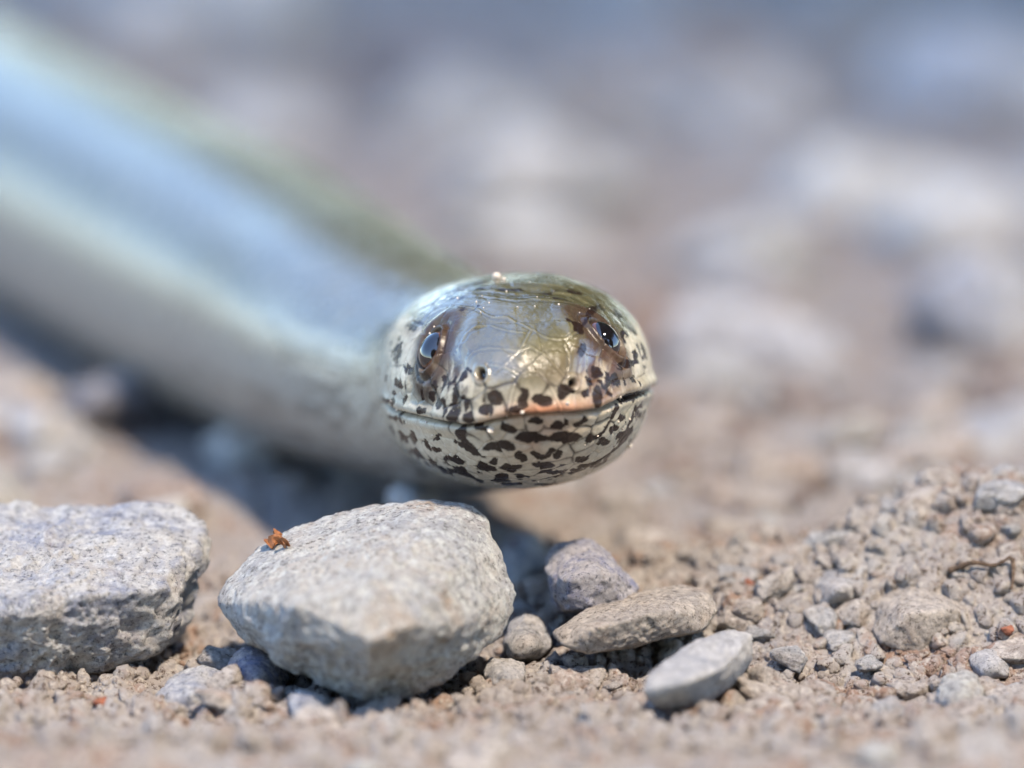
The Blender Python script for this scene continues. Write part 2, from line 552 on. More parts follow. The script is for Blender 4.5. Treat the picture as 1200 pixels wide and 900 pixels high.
traced_stone("stone", [
    (1094, 810, -.55), (1100, 788, -.45), (1125, 778, -.42), (1150, 790, -.45), (1154, 822, -.55), (1130, 842, -.68), (1102, 835, -.68), (1122, 812, -.75), (1122, 830, -.3)],
    M_PALE, 5, "pale rounded clod in front of the largest stone of the bank", "clod", sharp=6, amp=.1, fine=.04, ffreq=9, seed=41)
traced_stone("stone", [
    (1132, 775, -.2), (1145, 758, -.12), (1170, 756, -.1), (1192, 770, -.12), (1188, 795, -.25), (1150, 800, -.3), (1160, 780, -.35), (1160, 790, .05)],
    M_GREY, 5, "grey clod below the pointed end of the largest stone", "clod", sharp=6, amp=.1, fine=.04, ffreq=10, seed=43)
traced_stone("stone", [
    (332, 822, -.72), (345, 806, -.65), (375, 808, -.62), (392, 825, -.68), (380, 846, -.8), (345, 848, -.82), (360, 830, -.9), (360, 840, -.5)],
    M_BLUEGREY, 5, "small blurred bluish pebble at the foot of the pale wedge stone", "pebble", sharp=7, amp=.08, fine=.03, seed=45)
traced_stone("stone", [
    (-10, 822, -.45), (0, 800, -.38), (18, 803, -.36), (24, 822, -.42), (10, 838, -.5), (5, 820, -.55), (5, 830, -.2)],
    M_DARK, 5, "small dark pebble in the shadow under the blue-grey stone", "pebble", sharp=7, amp=.08, fine=.03, seed=47)
# blurred stones behind the animal and beside it
traced_stone("stone", [
    (575, 690, .9), (582, 640, 1.0), (600, 618, 1.1), (632, 622, 1.1), (645, 660, 1.0), (640, 715, .8), (600, 722, .7), (610, 670, .75), (610, 700, 1.4)],
    M_BLUEGREY, 5, "smooth grey-green stone beneath the slow worm's chin", sharp=16, amp=.05, fine=.012, seed=51)
traced_stone("stone", [
    (448, 590, 1.1), (455, 566, 1.2), (480, 558, 1.2), (512, 572, 1.1), (520, 600, 1.0), (485, 612, .9), (480, 585, .85), (480, 600, 1.5)],
    M_WHITE, 5, "small bluish-white pebble under the slow worm's jaw beside the pale wedge stone", "pebble", sharp=7, amp=.05, fine=.01, seed=53)
traced_stone("stone", [
    (722, 690, .8), (728, 662, .9), (750, 648, .95), (775, 658, .9), (780, 685, .8), (755, 702, .65), (750, 675, .65), (750, 690, 1.2)],
    M_DARK, 5, "round dark pebble behind the flat brown slab", "pebble", sharp=6, amp=.08, fine=.03, seed=55)
traced_stone("stone", [
    (1085, 545, 3.2), (1095, 505, 3.4), (1140, 475, 3.6), (1215, 462, 3.7), (1260, 500, 3.6), (1255, 580, 3.2), (1180, 592, 2.9), (1110, 580, 2.9), (1150, 530, 2.7), (1150, 560, 4.2)],
    M_WHITE, 5, "big pale blurred boulder rising behind the bank of crumbs", sharp=20, amp=.06, fine=.01, seed=57)
traced_stone("stone", [
    (975, 600, 2.5), (985, 560, 2.7), (1030, 545, 2.8), (1075, 560, 2.7), (1085, 595, 2.5), (1060, 615, 2.3), (1000, 618, 2.3), (1030, 585, 2.1), (1030, 600, 3.1)],
    M_PALE, 5, "pale blurred stone beside the big boulder behind the bank", sharp=20, amp=.06, fine=.01, seed=59)
traced_stone("stone", [
    (-60, 600, 1.6), (-50, 555, 1.8), (-10, 535, 1.9), (20, 555, 1.8), (42, 590, 1.6), (20, 612, 1.4), (-20, 575, 1.3), (-20, 605, 2.1)],
    M_PALE, 5, "pale blurred stone peeking over the large blue-grey stone", sharp=20, amp=.06, fine=.01, seed=61)
traced_stone("stone", [
    (910, 532, 3.5), (918, 508, 3.6), (940, 500, 3.7), (962, 512, 3.6), (962, 535, 3.5), (935, 545, 3.3), (935, 522, 3.2), (935, 535, 3.9)],
    M_BLUEGREY, 4, "small blurred bluish pebble on the soil behind the slow worm's jaw", "pebble", sharp=6, amp=.06, fine=.01, seed=63)

# ------------------------------------------------------------------ loose pebbles: countable ones are things of their own
VARIANTS = []
for k in range(9):
    r_ = np.random.default_rng(200 + k)
    pl = []
    for _ in range(13):
        n = r_.normal(size=3)
        n /= np.linalg.norm(n)
        pl.append((n, r_.uniform(0.72, 1.05) * (0.75 if abs(n[2]) > 0.75 else 1.0)))
    for ax in np.eye(3):
        pl += [(ax, 1.0), (-ax, 0.95)]
    V, Fc = rock_shape(pl, 4, sharp=12 + (k % 3) * 8, amp=.16, freq=1.6, fine=.09, ffreq=5, seed=300 + k, chip=.18)
    VARIANTS.append((V, Fc))
PEB = {}
def small(name, *a, **k):
    return stone_mat("loose_" + name, *a, vary=True, unit=0.075, **k)
for mk, mm in (
        ("crumb", small("crumb", (.56, .50, .45), (.43, .365, .32), (.11, .08, .065), (.44, .24, .15), 0.5)),
        ("grey", small("grey", (.52, .50, .48), (.39, .385, .40), (.10, .095, .095), (.46, .37, .30), 0.5)),
        ("pale", small("pale", (.58, .55, .51), (.44, .43, .43), (.12, .115, .11), (.48, .38, .30), 0.5)),
        ("white", small("white", (.56, .54, .52), (.46, .46, .47), (.16, .15, .15), (.48, .40, .33), 0.4)),
        ("dark", small("dark", (.26, .245, .25), (.19, .185, .21), (.06, .055, .055), (.25, .18, .14), 0.4)),
        ("rust", small("rust", (.30, .15, .10), (.22, .10, .07), (.09, .05, .04), (.40, .24, .16), 0.5)),
        ("brown", small("brown", (.36, .285, .24), (.28, .22, .19), (.1, .07, .055), (.36, .22, .15), 0.4)),
        ("bluegrey", small("bluegrey", (.50, .49, .49), (.35, .365, .42), (.08, .085, .1), (.44, .36, .30), 0.4))):
    PEB[mk] = []
    for V, Fc in VARIANTS:
        me = mesh_from("pebble", V, Fc)
        me.materials.append(mm)
        PEB[mk].append(me)

ANCHORS = [(at(u_, v_, y_)[0], y_, ph) for u_, v_, y_, ph in (
    (100, 700, -.3, "the large blue-grey stone"), (430, 700, -.5, "the pale wedge stone"), (690, 670, .3, "the pointed shade-tinted pebble"), (740, 720, 0, "the flat brown slab"),
    (820, 790, -.65, "the whitish wedge stone"), (1095, 720, .1, "the largest stone of the bank"), (985, 690, .3, "the rounded grey stone of the bank"),
    (1125, 810, -.55, "the pale clod below the bank"), (870, 720, -.1, "the middle of the bank"), (930, 780, -.5, "the foot of the bank"),
    (610, 660, 1.0, "the stone under the chin"), (755, 675, .85, "the round dark pebble"), (1150, 530, 3.2, "the big pale boulder"), (1030, 590, 2.5, "the stone beside the boulder"),
    (900, 640, .75, "the back of the bank's crest"), (935, 522, 3.5, "the small bluish pebble"), (0, 580, 1.6, "the stone behind the blue-grey one"))]
ANCHORS += [(-1.2, -1.7, "the foreground swell below the blue-grey stone"), (0.0, -1.6, "the foreground swell below the pale wedge stone"), (1.4, -1.6, "the foreground swell below the bank"),
            (-1.9, 2.6, "the slow worm's outer flank"), (0.8, 2.2, "the slow worm's cheek"), (0.6, 5.0, "the open soil beyond the bank"), (2.2, 6.5, "the ground just past the boulder"),
            (-0.2, 9.0, "the ground beyond the slow worm's back"), (2.5, 11.0, "the far ground beyond the boulder"), (0.5, 14.0, "the farthest ground"), (-2.5, 15.0, "the ground behind the tail")]
TONE = {"crumb": "beige", "grey": "grey", "pale": "pale grey", "white": "whitish", "dark": "dark", "rust": "rust-red", "brown": "brown", "bluegrey": "blue-grey"}
def describe(p, r, kind, noun, blurred):
    ph = min(ANCHORS, key=lambda a: (a[0] - p[0]) ** 2 + (a[1] - p[1]) ** 2)[2]
    lim = (.05, .08) if not blurred else (.09, .17)
    size = "tiny" if r < lim[0] else "small" if r < lim[1] else "larger"
    lab = f"{size} {'blurred ' if blurred else 'dusty '}{TONE[kind]} {noun} near {ph}"
    return lab, f"{TONE[kind]} {noun}s near {ph}"

def pebble(p, r, kind, label, group, cat="pebble", name="pebble", sink=0.3, flat=None):
    if group:
        label, group = describe(p, r, kind, cat, "blurred" in label)
    o = bpy.data.objects.new(name, random.choice(PEB[kind]))
    COL.objects.link(o)
    f = flat or random.uniform(0.6, 0.9)
    o.scale = (r * random.uniform(.85, 1.2), r * random.uniform(.85, 1.15), r * f)
    o.rotation_euler = (random.uniform(-.3, .3), random.uniform(-.3, .3), random.uniform(0, 6.28))
    o.location = (p[0], p[1], p[2] + r * f * (1 - 2 * sink))
    return tag(o, label, cat, group)

CLEAR = []
def blocked(px, py):
    """Keep the spots under the traced stones and the animal's body free of loose pebbles."""
    u = 600 + px / K * DIST / (DIST + py * math.cos(TILT))
    if -0.75 < py < 0.55 and (u < 250 or 262 < u < 600):
        return True
    if -0.35 < py < 0.45 and (640 < u < 850 or 1015 < u < 1175 or 940 < u < 1030):
        return True
    if -1.05 < py < -0.35 and 745 < u < 890:
        return True
    if py > 0.6:
        cx = -0.37 * (py - 0.5)
        return abs(px - cx) < 0.75
    return False

n = 0
for _ in range(6000):
    if n >= 270:
        break
    px, py = random.uniform(-2.0, 2.2), random.uniform(-0.75, 0.75)
    if px < 0.1 and random.random() < 0.6:
        continue
    if blocked(px, py):
        continue
    r = 0.028 + 0.080 * random.random() ** 2.3
    if any((px - a) ** 2 + (py - b) ** 2 < (0.75 * (r + c)) ** 2 for a, b, c in CLEAR):
        continue
    CLEAR.append((px, py, r))
    p = (px, py, ground_z(px, py) - 0.01)
    kd = random.random()
    if kd < 0.66:
        pebble(p, r, "crumb", "small dusty beige crumb of earth in the sharp band of soil", "beige earth crumbs in the sharp band", "earth crumb", "earth_crumb", 0.32)
    elif kd < 0.94:
        pebble(p, r, "grey", "small rough grey pebble in the sharp band of soil", "grey pebbles in the sharp band", "pebble", "pebble", 0.32)
    else:
        pebble(p, r * .6, "rust", "tiny rust-red grain among the crumbs of the sharp band", "rust-red grains in the sharp band", "grain", "grain", 0.3)
    n += 1
# the bigger clods heaped on the bank
for u, v, yy, r, kd, lab in [
    (872, 700, .12, .075, "crumb", "beige clod with a red speck beside the rounded grey stone"), (905, 692, .18, .07, "crumb", "beige clod leaning on the rounded grey stone"),
    (962, 722, .08, .07, "grey", "grey clod directly in front of the rounded grey stone"), (1000, 712, .10, .075, "crumb", "tall beige clod between the rounded stone and the largest stone"),
    (985, 740, -.02, .06, "grey", "bluish-grey lump at the foot of the tall beige clod"), (1150, 640, .50, .08, "crumb", "beige clod on the crest above the thin twig"),
    (1100, 622, .62, .09, "crumb", "blurred beige clod topping the crest of the bank"), (1165, 605, .75, .10, "crumb", "larger blurred clod at the highest point of the bank"),
    (1050, 636, .52, .06, "grey", "small grey clod on the crest beside the knobbly clod"), (830, 672, .42, .06, "crumb", "crumbly clod behind the end of the flat brown slab"),
    (792, 672, .45, .05, "crumb", "small clod peeping over the flat brown slab"), (925, 760, -.22, .06, "grey", "grey lump on the slope below the rounded grey stone"),
    (1065, 800, -.40, .06, "crumb", "beige lump below the largest stone's blunt end"), (1020, 770, -.22, .05, "grey", "small grey lump under the largest stone's bluish end"),
    (690, 780, -.30, .07, "crumb", "beige clod below the flat brown slab"), (630, 795, -.40, .05, "crumb", "small beige clod beside the grey clod at the wedge stone's foot"),
    (905, 790, -.45, .05, "crumb", "small beige lump beside the whitish wedge stone"), (960, 800, -.5, .06, "crumb", "beige lump half way between the whitish wedge stone and the pale clod")]:
    c_ = at(u, v, yy)
    gz = ground_z(c_[0], c_[1])
    pebble((c_[0], c_[1], max(gz, c_[2] - r * .8) - .01), r, kd, lab, None, "clod", "clod", 0.2)
    CLEAR.append((c_[0], c_[1], r))
# foreground, out of focus
for _ in range(90):
    px, py = random.uniform(-2.0, 2.0), random.uniform(-2.2, -0.95)
    if blocked(px, py):
        continue
    if px < -0.9 and random.random() < 0.8:
        continue
    r = 0.035 + 0.065 * random.random() ** 2
    if py > -1.25 and 700 < 600 + px / K < 900:
        continue
    pebble((px, py, ground_z(px, py) - .01), r, random.choice(["crumb", "crumb", "crumb", "pale"]),
           "blurred pale pebble on the foreground swell of soil", "blurred pebbles on the foreground swell", sink=0.35)
# middle distance behind the bank
for _ in range(150):
    py = random.uniform(1.0, 6.5)
    px = random.uniform(-2.4, 2.6) * (1 + py / 18)
    if blocked(px, py):
        continue
    r = 0.05 + 0.16 * random.random() ** 2.2
    pebble((px, py, ground_z(px, py) - .01), r, random.choice(["crumb", "crumb", "pale", "grey", "brown", "grey", "pale"]),
           "blurred pebble on the soil just behind the bank", "blurred pebbles behind the bank", sink=0.32)
for _ in range(75):
    py = random.uniform(1.1, 4.2)
    px = random.uniform(0.25, 1.9)
    if blocked(px, py):
        continue
    r = 0.05 + 0.09 * random.random() ** 1.8
    pebble((px, py, ground_z(px, py) - .01), r, random.choice(["crumb", "crumb", "crumb", "brown", "brown", "pale"]),
           "blurred clod on the soil", "blurred clods", "clod", "clod", 0.3)
# far ground, wholly out of focus
for _ in range(120):
    py = random.uniform(5.5, 24)
    px = random.uniform(-2.8, 2.8) * (1 + py / 16)
    if abs(px + 0.37 * (py - 0.5)) < 1.3 and py < 12:
        continue
    r = 0.13 + 0.28 * random.random() ** 2
    pebble((px, py, ground_z(px, py) - .02), r, random.choice(["crumb", "crumb", "pale", "grey"]),
           "blurred stone on the far ground behind the slow worm", "blurred stones on the far ground", "stone", "stone", 0.3)
# larger far stones that make the soft patches of the background
for u, v, r, kind, lab in [
    (820, 100, .5, "brown", "large reddish-brown stone far behind, blurred to a soft patch"),
    (520, 120, .5, "dark", "large dark stone on the far ground beyond the slow worm's back"),
    (1150, 110, .7, "bluegrey", "large blue-grey stone on the far ground past the boulder"),
    (650, 235, .55, "pale", "pale stone lying beyond the slow worm's head"),
    (870, 320, .42, "pale", "pale stone with a darker one in front of it beyond the bank"),
    (885, 358, .26, "grey", "small dark stone in front of a pale one beyond the bank"),
    (1010, 250, .45, "pale", "pale stone on the far ground beyond the big boulder"),
    (900, 430, .36, "grey", "pale stone on the soil between the bank and the far ground"),
    (1150, 400, .4, "bluegrey", "bluish stone standing behind the big pale boulder"),
    (230, 45, .8, "white", "pale stone on the far ground above the slow worm's back"),
    (780, 415, .26, "brown", "brown stone close behind the slow worm's cheek"),
    (790, 560, .11, "brown", "brown pebble behind the round dark pebble")]:
    h = ground_hit(u, v)
    pebble((h[0], h[1], ground_z(h[0], h[1])), r, kind, lab, None, "stone", "stone", 0.38)
for u, v, r, kind, lab in [
    (120, 500, .22, "dark", "dark stone on the ground beside the slow worm's flank"),
    (300, 545, .2, "pale", "pale stone between the slow worm's flank and the pale wedge stone"),
    (60, 530, .18, "grey", "pale stone lying behind the blue-grey stone")]:
    h = ground_hit(u, v)
    pebble((h[0], h[1], ground_z(h[0], h[1])), r, kind, lab, None, "stone", "stone", 0.25)

# ------------------------------------------------------------------ gravel crumbs nobody could count
def gravel():
    r_ = np.random.default_rng(99)
    lib = []
    for k in range(24):
        n = 3 if k < 12 else 2
        D, Fc = ico(n)
        pl = [(q / np.linalg.norm(q), r_.uniform(.6, 1.05)) for q in r_.normal(size=(11, 3))] + [(a_, 1.1) for a_ in np.vstack([np.eye(3), -np.eye(3)])]
        v, _ = rock_shape(pl, n, sharp=18, amp=.26, freq=1.7, fine=.20, ffreq=5, seed=500 + k, chip=.15)
        lib.append((v * np.array([1, r_.uniform(.7, 1.1), r_.uniform(.6, .95)]), Fc))
    Vs, Fs, off = [], [], 0
    N = 7000
    px = r_.uniform(-2.2, 2.3, N)
    py = r_.uniform(-1.5, 0.95, N)
    rr = 0.010 + 0.038 * r_.random(N) ** 2.0
    for k in range(N):
        v, f = lib[int(r_.integers(0, 12)) + (0 if rr[k] > 0.034 else 12)]
        q_ = r_.normal(size=4)
        q_ /= np.linalg.norm(q_)
        w_, x_, y_, z_ = q_
        R = np.array([[1-2*(y_*y_+z_*z_), 2*(x_*y_-z_*w_), 2*(x_*z_+y_*w_)], [2*(x_*y_+z_*w_), 1-2*(x_*x_+z_*z_), 2*(y_*z_-x_*w_)], [2*(x_*z_-y_*w_), 2*(y_*z_+x_*w_), 1-2*(x_*x_+y_*y_)]])
        v = (v * rr[k]) @ R + np.array([px[k], py[k], ground_z(px[k], py[k]) + rr[k] * 0.15])
        Vs.append(v)
        Fs.append(f + off)
        off += len(v)
    o = link("gravel", mesh_from("gravel", np.concatenate(Vs), np.concatenate(Fs)), M_SOIL)
    o["kind"] = "stuff"
    o["label"] = "fine loose crumbs and grit of beige soil"
    o["category"] = "gravel"
gravel()

# ------------------------------------------------------------------ the slow worm
HF = -FWD + math.tan(math.radians(5.0)) * RGT - math.tan(math.radians(2.6)) * UPV     # where the snout points
HF /= np.linalg.norm(HF)
roll = math.radians(3.2)
u0 = UPV * math.cos(roll) - RGT * math.sin(roll)
HU = u0 - HF * np.dot(u0, HF)
HU /= np.linalg.norm(HU)
HR = np.cross(HU, HF)                     # the picture's right
if HR[0] < 0:
    HR = -HR
TIP = at(627, 461, -0.33)

T_ = np.array([0, .004, .02, .055, .11, .19, .30, .43, .58, .72, .86, 1.0, 1.3, 1.7, 2.3, 3.2, 5, 9, 14, 18, 22])
W_ = np.array([0, .055, .125, .20, .268, .330, .388, .436, .474, .494, .502, .498, .475, .475, .50, .55, .61, .63, .54, .38, .02])
H_ = np.array([0, .040, .092, .148, .200, .252, .304, .346, .376, .392, .398, .396, .390, .40, .44, .51, .58, .60, .50, .35, .02])
B_ = np.array([0, .046, .105, .168, .222, .272, .316, .350, .374, .384, .386, .384, .38, .39, .43, .50, .55, .56, .48, .33, .02])

def hermite(xs, ys, q):
    """Monotone-ish cubic through the table."""
    dx = np.diff(xs)
    m = np.diff(ys) / dx
    t = np.zeros_like(ys)
    t[1:-1] = np.where(m[:-1] * m[1:] > 0, 2 * m[:-1] * m[1:] / (m[:-1] + m[1:] + 1e-12), 0)
    t[0], t[-1] = m[0], m[-1]
    k = np.clip(np.searchsorted(xs, q, side='right') - 1, 0, len(xs) - 2)
    h = dx[k]
    s = (q - xs[k]) / h
    return ((2 * s**3 - 3 * s**2 + 1) * ys[k] + (s**3 - 2 * s**2 + s) * h * t[k]
            + (-2 * s**3 + 3 * s**2) * ys[k + 1] + (s**3 - s**2) * h * t[k + 1])

# ring stations: even steps of surface length near the snout, longer steps along the body
tf = np.linspace(0, 1.25, 60001) ** 2 / 1.25
wf = hermite(T_, W_, tf)
arc = np.concatenate([[0], np.cumsum(np.hypot(np.diff(tf), np.diff(wf)))])
n_head = 300
head_t = np.interp(np.linspace(0, arc[-1], n_head + 1)[1:], arc, tf)
body_t = [head_t[-1]]
s = 0.008
while body_t[-1] < 21.9:
    s = min(s * 1.07, 0.16)
    body_t.append(min(21.95, body_t[-1] + s))
ts = np.concatenate([head_t, np.array(body_t[1:])])
NR, NA = len(ts), 760

# spine: straight through the head, then bending to the picture's left along the ground
ctrl = [TIP - HF * 0.0, TIP - HF * 0.5, TIP - HF * 1.0]
ctrl += [np.array((-0.13, 1.1, .66))]
ctrl += [at_z(u_, 417 - 0.516 * (440 - u_), z_) for u_, z_ in ((440, .62), (350, .585), (240, .57), (120, .57), (0, .57), (-110, .56))]
ctrl += [np.array(p) for p in [(-4.9, 12.0, .5), (-7.2, 13.6, .42), (-9.6, 14.4, .3), (-12.5, 14.6, .1)]]
ctrl = np.array(ctrl)
def catmull(P, n=80):
    Q = np.vstack([2 * P[0] - P[1], P, 2 * P[-1] - P[-2]])
    out = []
    for i in range(1, len(Q) - 2):
        p0, p1, p2, p3 = Q[i - 1], Q[i], Q[i + 1], Q[i + 2]
        d0, d1, d2 = [max(np.linalg.norm(b - a), 1e-6) ** 0.5 for a, b in ((p0, p1), (p1, p2), (p2, p3))]
        m1 = (p1 - p0) / d0 - (p2 - p0) / (d0 + d1) + (p2 - p1) / d1
        m2 = (p2 - p1) / d1 - (p3 - p1) / (d1 + d2) + (p3 - p2) / d2
        m1, m2 = m1 * d1, m2 * d1
        s = np.linspace(0, 1, n, endpoint=False)[:, None]
        out.append((2*s**3 - 3*s**2 + 1) * p1 + (s**3 - 2*s**2 + s) * m1 + (-2*s**3 + 3*s**2) * p2 + (s**3 - s**2) * m2)
    return np.vstack(out + [P[-1:]])
SP = catmull(ctrl)
sl_ = np.concatenate([[0], np.cumsum(np.linalg.norm(np.diff(SP, axis=0), axis=1))])
spine = np.stack([np.interp(ts, sl_, SP[:, k]) for k in range(3)], 1)
tan = np.stack([np.interp(ts + 0.02, sl_, SP[:, k]) - np.interp(np.maximum(ts - 0.02, 0), sl_, SP[:, k]) for k in range(3)], 1)
tan /= np.linalg.norm(tan, axis=1)[:, None]
bl = sstep(1.0, 3.0, ts)[:, None]
upr = HU * (1 - bl) + np.array([0, 0, 1.0]) * bl
upr = upr - tan * np.sum(upr * tan, 1)[:, None]
upr /= np.linalg.norm(upr, axis=1)[:, None]
rgt = np.cross(tan, upr)
if rgt[0] @ HR < 0:
    rgt = -rgt
ang = np.linspace(0, 2 * math.pi, NA, endpoint=False)
ca, sa = np.cos(ang), np.sin(ang)
ex = 2.25
cx_ = np.sign(ca) * np.abs(ca) ** (2 / ex)
sz_ = np.sign(sa) * np.abs(sa) ** (2 / ex)
Wt, Ht, Bt = hermite(T_, W_, ts), hermite(T_, H_, ts), hermite(T_, B_, ts)
lx = Wt[:, None] * cx_[None]
lz = np.where(sa[None] > 0, Ht[:, None] * sz_[None], Bt[:, None] * sz_[None])
POS = spine[:, None] + rgt[:, None] * lx[..., None] + upr[:, None] * lz[..., None]
POS = POS.reshape(-1, 3)
TT = np.repeat(ts, NA)
AA = np.tile(ang, NR)
LX, LZ = lx.ravel(), lz.ravel()

def normals(P):
    G = P.reshape(NR, NA, 3)
    da = np.roll(G, -1, 1) - np.roll(G, 1, 1)
    dr = np.gradient(G, axis=0)
    n = np.cross(da, dr)
    n /= np.linalg.norm(n, axis=2)[..., None] + 1e-12
    c = spine[:, None]
    sgn = np.sign(np.sum(n * (G - c + tan[:, None] * -0.05), 2))
    return (n * np.where(sgn == 0, 1, sgn)[..., None]).reshape(-1, 3)
NRM = normals(POS)

# front elevation of the head (drawn units: photograph pixels), used to draw shields, mouth and markings on it
rel = POS - C0
EU = 600 + (rel @ RGT) / K
EV = 450 - (rel @ UPV) / K
HEAD = TT < 1.15
hi = np.where(HEAD)[0]
FRONT = np.where(TT < 0.80)[0]

def on_skin(u, v):
    k = FRONT[np.argmin((EU[FRONT] - u) ** 2 + (EV[FRONT] - v) ** 2)]
    return POS[k].copy(), NRM[k].copy()

disp = np.zeros(len(POS))

# --- mouth line
MOUTH = np.array([(448, 473), (455, 478), (468, 484), (487, 488), (503, 493), (523, 496), (543, 499), (558, 498.5), (580, 493), (600, 489), (617, 486.5), (650, 485), (675, 484),
                  (700, 481), (713, 475), (723, 470), (737, 465), (750, 461), (765, 455)], float)
mv = np.interp(EU, MOUTH[:, 0], MOUTH[:, 1])
mouth_on = (1 - sstep(0.62, 0.95, TT))
dm = EV - mv                           # below the line: positive
mid = np.exp(-((EU - 625) / 85.0) ** 2)
disp += mouth_on * (-0.030 * np.exp(-(dm / 2.6) ** 2))
disp += mouth_on * (-0.020 * (0.35 + mid) * sstep(-2, 5, dm) * (1 - sstep(15, 70, dm)))       # lower jaw set back
disp += mouth_on * 0.012 * np.exp(-((dm + 9) / 7.0) ** 2)                                        # upper lip
disp += mouth_on * 0.008 * np.exp(-((dm - 8) / 6.0) ** 2)

# --- face planes: hollow in front of each eye, ridge from brow to nostril, fuller cheeks
for (u, v, rx, ry, a, amp) in ((527, 428, 20, 26, 15, -.022), (694, 426, 18, 26, -15, -.022), (546, 396, 9, 34, 30, .014), (672, 392, 9, 34, -30, .014),
                               (480, 452, 26, 20, 0, .012), (744, 444, 22, 20, 0, .010), (606, 372, 46, 24, 0, -.006), (622, 462, 26, 16, 0, .012)):
    a_ = math.radians(a)
    p_ = (EU - u) * math.cos(a_) + (EV - v) * math.sin(a_)
    q_ = -(EU - u) * math.sin(a_) + (EV - v) * math.cos(a_)
    disp += (TT < 0.9) * amp * np.exp(-(p_ / rx) ** 2 - (q_ / ry) ** 2)
# --- eyes
EYES = []
EYE_D = np.full(len(POS), 9.0)
for (u, v, side) in ((504, 408, -1), (711, 394, 1)):
    p, nn = on_skin(u, v)
    look = nn * 1.0 + HF * 0.05 - HU * 0.05
    look /= np.linalg.norm(look)
    EYES.append((p, nn, look, side))
    d3 = POS - p
    hgt = d3 @ nn
    along = d3 @ HU
    upt = HU - nn * (HU @ nn) + 0.22 * np.cross(nn, HU)
    upt /= np.linalg.norm(upt)
    acr = np.cross(upt, nn)
    dd = np.hypot((d3 @ acr) / 0.58, (d3 @ upt) / 0.98)
    dd = np.where(np.linalg.norm(d3, axis=1) < 0.35, dd, 9)
    EYE_D = np.minimum(EYE_D, dd)
    disp += -0.055 * (1 - sstep(0.062, 0.088, dd))
    disp += 0.012 * np.exp(-((dd - 0.096) / 0.010) ** 2)
    disp += -0.007 * np.exp(-((dd - 0.124) / 0.010) ** 2)
    disp += 0.010 * np.exp(-((dd - 0.17) / 0.035) ** 2) * sstep(-0.02, 0.12, along)               # brow
    disp += -0.010 * np.exp(-((dd - 0.20) / 0.05) ** 2) * (1 - sstep(-0.12, 0.0, along))

# --- shields and scales: Voronoi cells of seed points on the skin
seeds = []
crown = [(622, 457), (586, 431), (653, 432), (573, 402), (612, 402), (650, 398), (545, 380), (585, 362), (625, 360), (668, 366), (540, 354), (580, 340), (625, 337), (665, 341),
         (525, 372), (688, 352), (560, 428), (682, 425), (672, 450), (548, 448), (600, 470), (645, 470), (690, 400), (527, 420), (530, 398)]
for c in crown:
    seeds.append(on_skin(*c)[0])
for u in (470, 484, 499, 515, 531, 548, 566, 584, 662, 681, 697, 711, 724, 738, 750):
    v = np.interp(u, MOUTH[:, 0], MOUTH[:, 1])
    seeds.append(on_skin(u, v - 11)[0])
for u in (468, 484, 501, 519, 538, 558, 580, 603, 627, 650, 672, 692, 709, 724, 738, 750):
    v = np.interp(u, MOUTH[:, 0], MOUTH[:, 1])
    seeds.append(on_skin(u, v + 12)[0])
r_ = np.random.default_rng(5)
row, arc_s = 0, 0.0
stations = np.concatenate([np.interp(np.arange(0.16, arc[-1], 0.062), arc, tf), np.arange(1.3, 3.2, 0.075)])
for st in stations:
    k = int(np.argmin(np.abs(ts - st)))
    nseed = int(round(2 * math.pi * 0.5 * (Wt[k] + Ht[k]) / 0.098))
    for q in range(nseed):
        a = (q + 0.5 * (row % 2) + r_.uniform(-.12, .12)) / nseed * NA
        i = k * NA + int(a) % NA
        e, f = EU[i], EV[i]
        dmm = f - np.interp(e, MOUTH[:, 0], MOUTH[:, 1])
        if TT[i] < 0.9:
            on_crown = f < 440 and 530 < e < 690 and f > 330
            near_mouth = abs(dmm) < 22
            eye = min(math.hypot(e - 504, f - 408), math.hypot(e - 711, f - 394)) < 26
            if on_crown or near_mouth or eye or (dmm < 0 and 530 < e < 690):
                continue
        seeds.append(POS[i] + r_.normal(size=3) * 0.006)
    row += 1
kd = KDTree(len(seeds))
for i, s_ in enumerate(seeds):
    kd.insert(s_, i)
kd.balance()
cell_idx = np.where(TT < 3.0)[0]
F1 = np.full(len(POS), 1.0)
F2 = np.full(len(POS), 2.0)
CID = np.zeros(len(POS), dtype=int)
wob3 = np.stack([fbm(POS[cell_idx] * 14 + o, 2, 60 + o) for o in range(3)], 1) * 0.010
for i, p in zip(cell_idx, POS[cell_idx] + wob3):
    r2 = kd.find_n(p, 2)
    F1[i], F2[i], CID[i] = r2[0][2], r2[1][2], r2[0][1]
edge = (F2 - F1)
fade = 1 - sstep(1.6, 3.0, TT)
cell_rand = r_.random(len(seeds))
on_crown = sstep(-6, 10, 445 - EV) * (TT < 0.9) * sstep(518, 535, EU) * (1 - sstep(690, 705, EU))
rel_k = fade * (1 - 0.85 * on_crown)
disp += rel_k * (-0.0022 * np.exp(-(edge / 0.006) ** 2) + 0.001 * sstep(0.0, 0.05, edge))
disp += rel_k * 0.001 * (cell_rand[CID] - 0.5)
seedP = np.array(seeds)
gdir = r_.normal(size=(len(seeds), 3)) * 0.020
dc = POS - seedP[CID]
axis_back = np.repeat(tan, NA, axis=0)
tang_back = axis_back - NRM * np.sum(axis_back * NRM, 1)[:, None]
tang_back /= np.linalg.norm(tang_back, axis=1)[:, None] + 1e-6
lim = np.clip(1.15 - on_crown * 0.35, 0, 1)
disp += fade * lim * np.clip(np.sum(dc * gdir[CID], 1) + 0.055 * np.sum(dc * tang_back, 1), -0.005, 0.005)

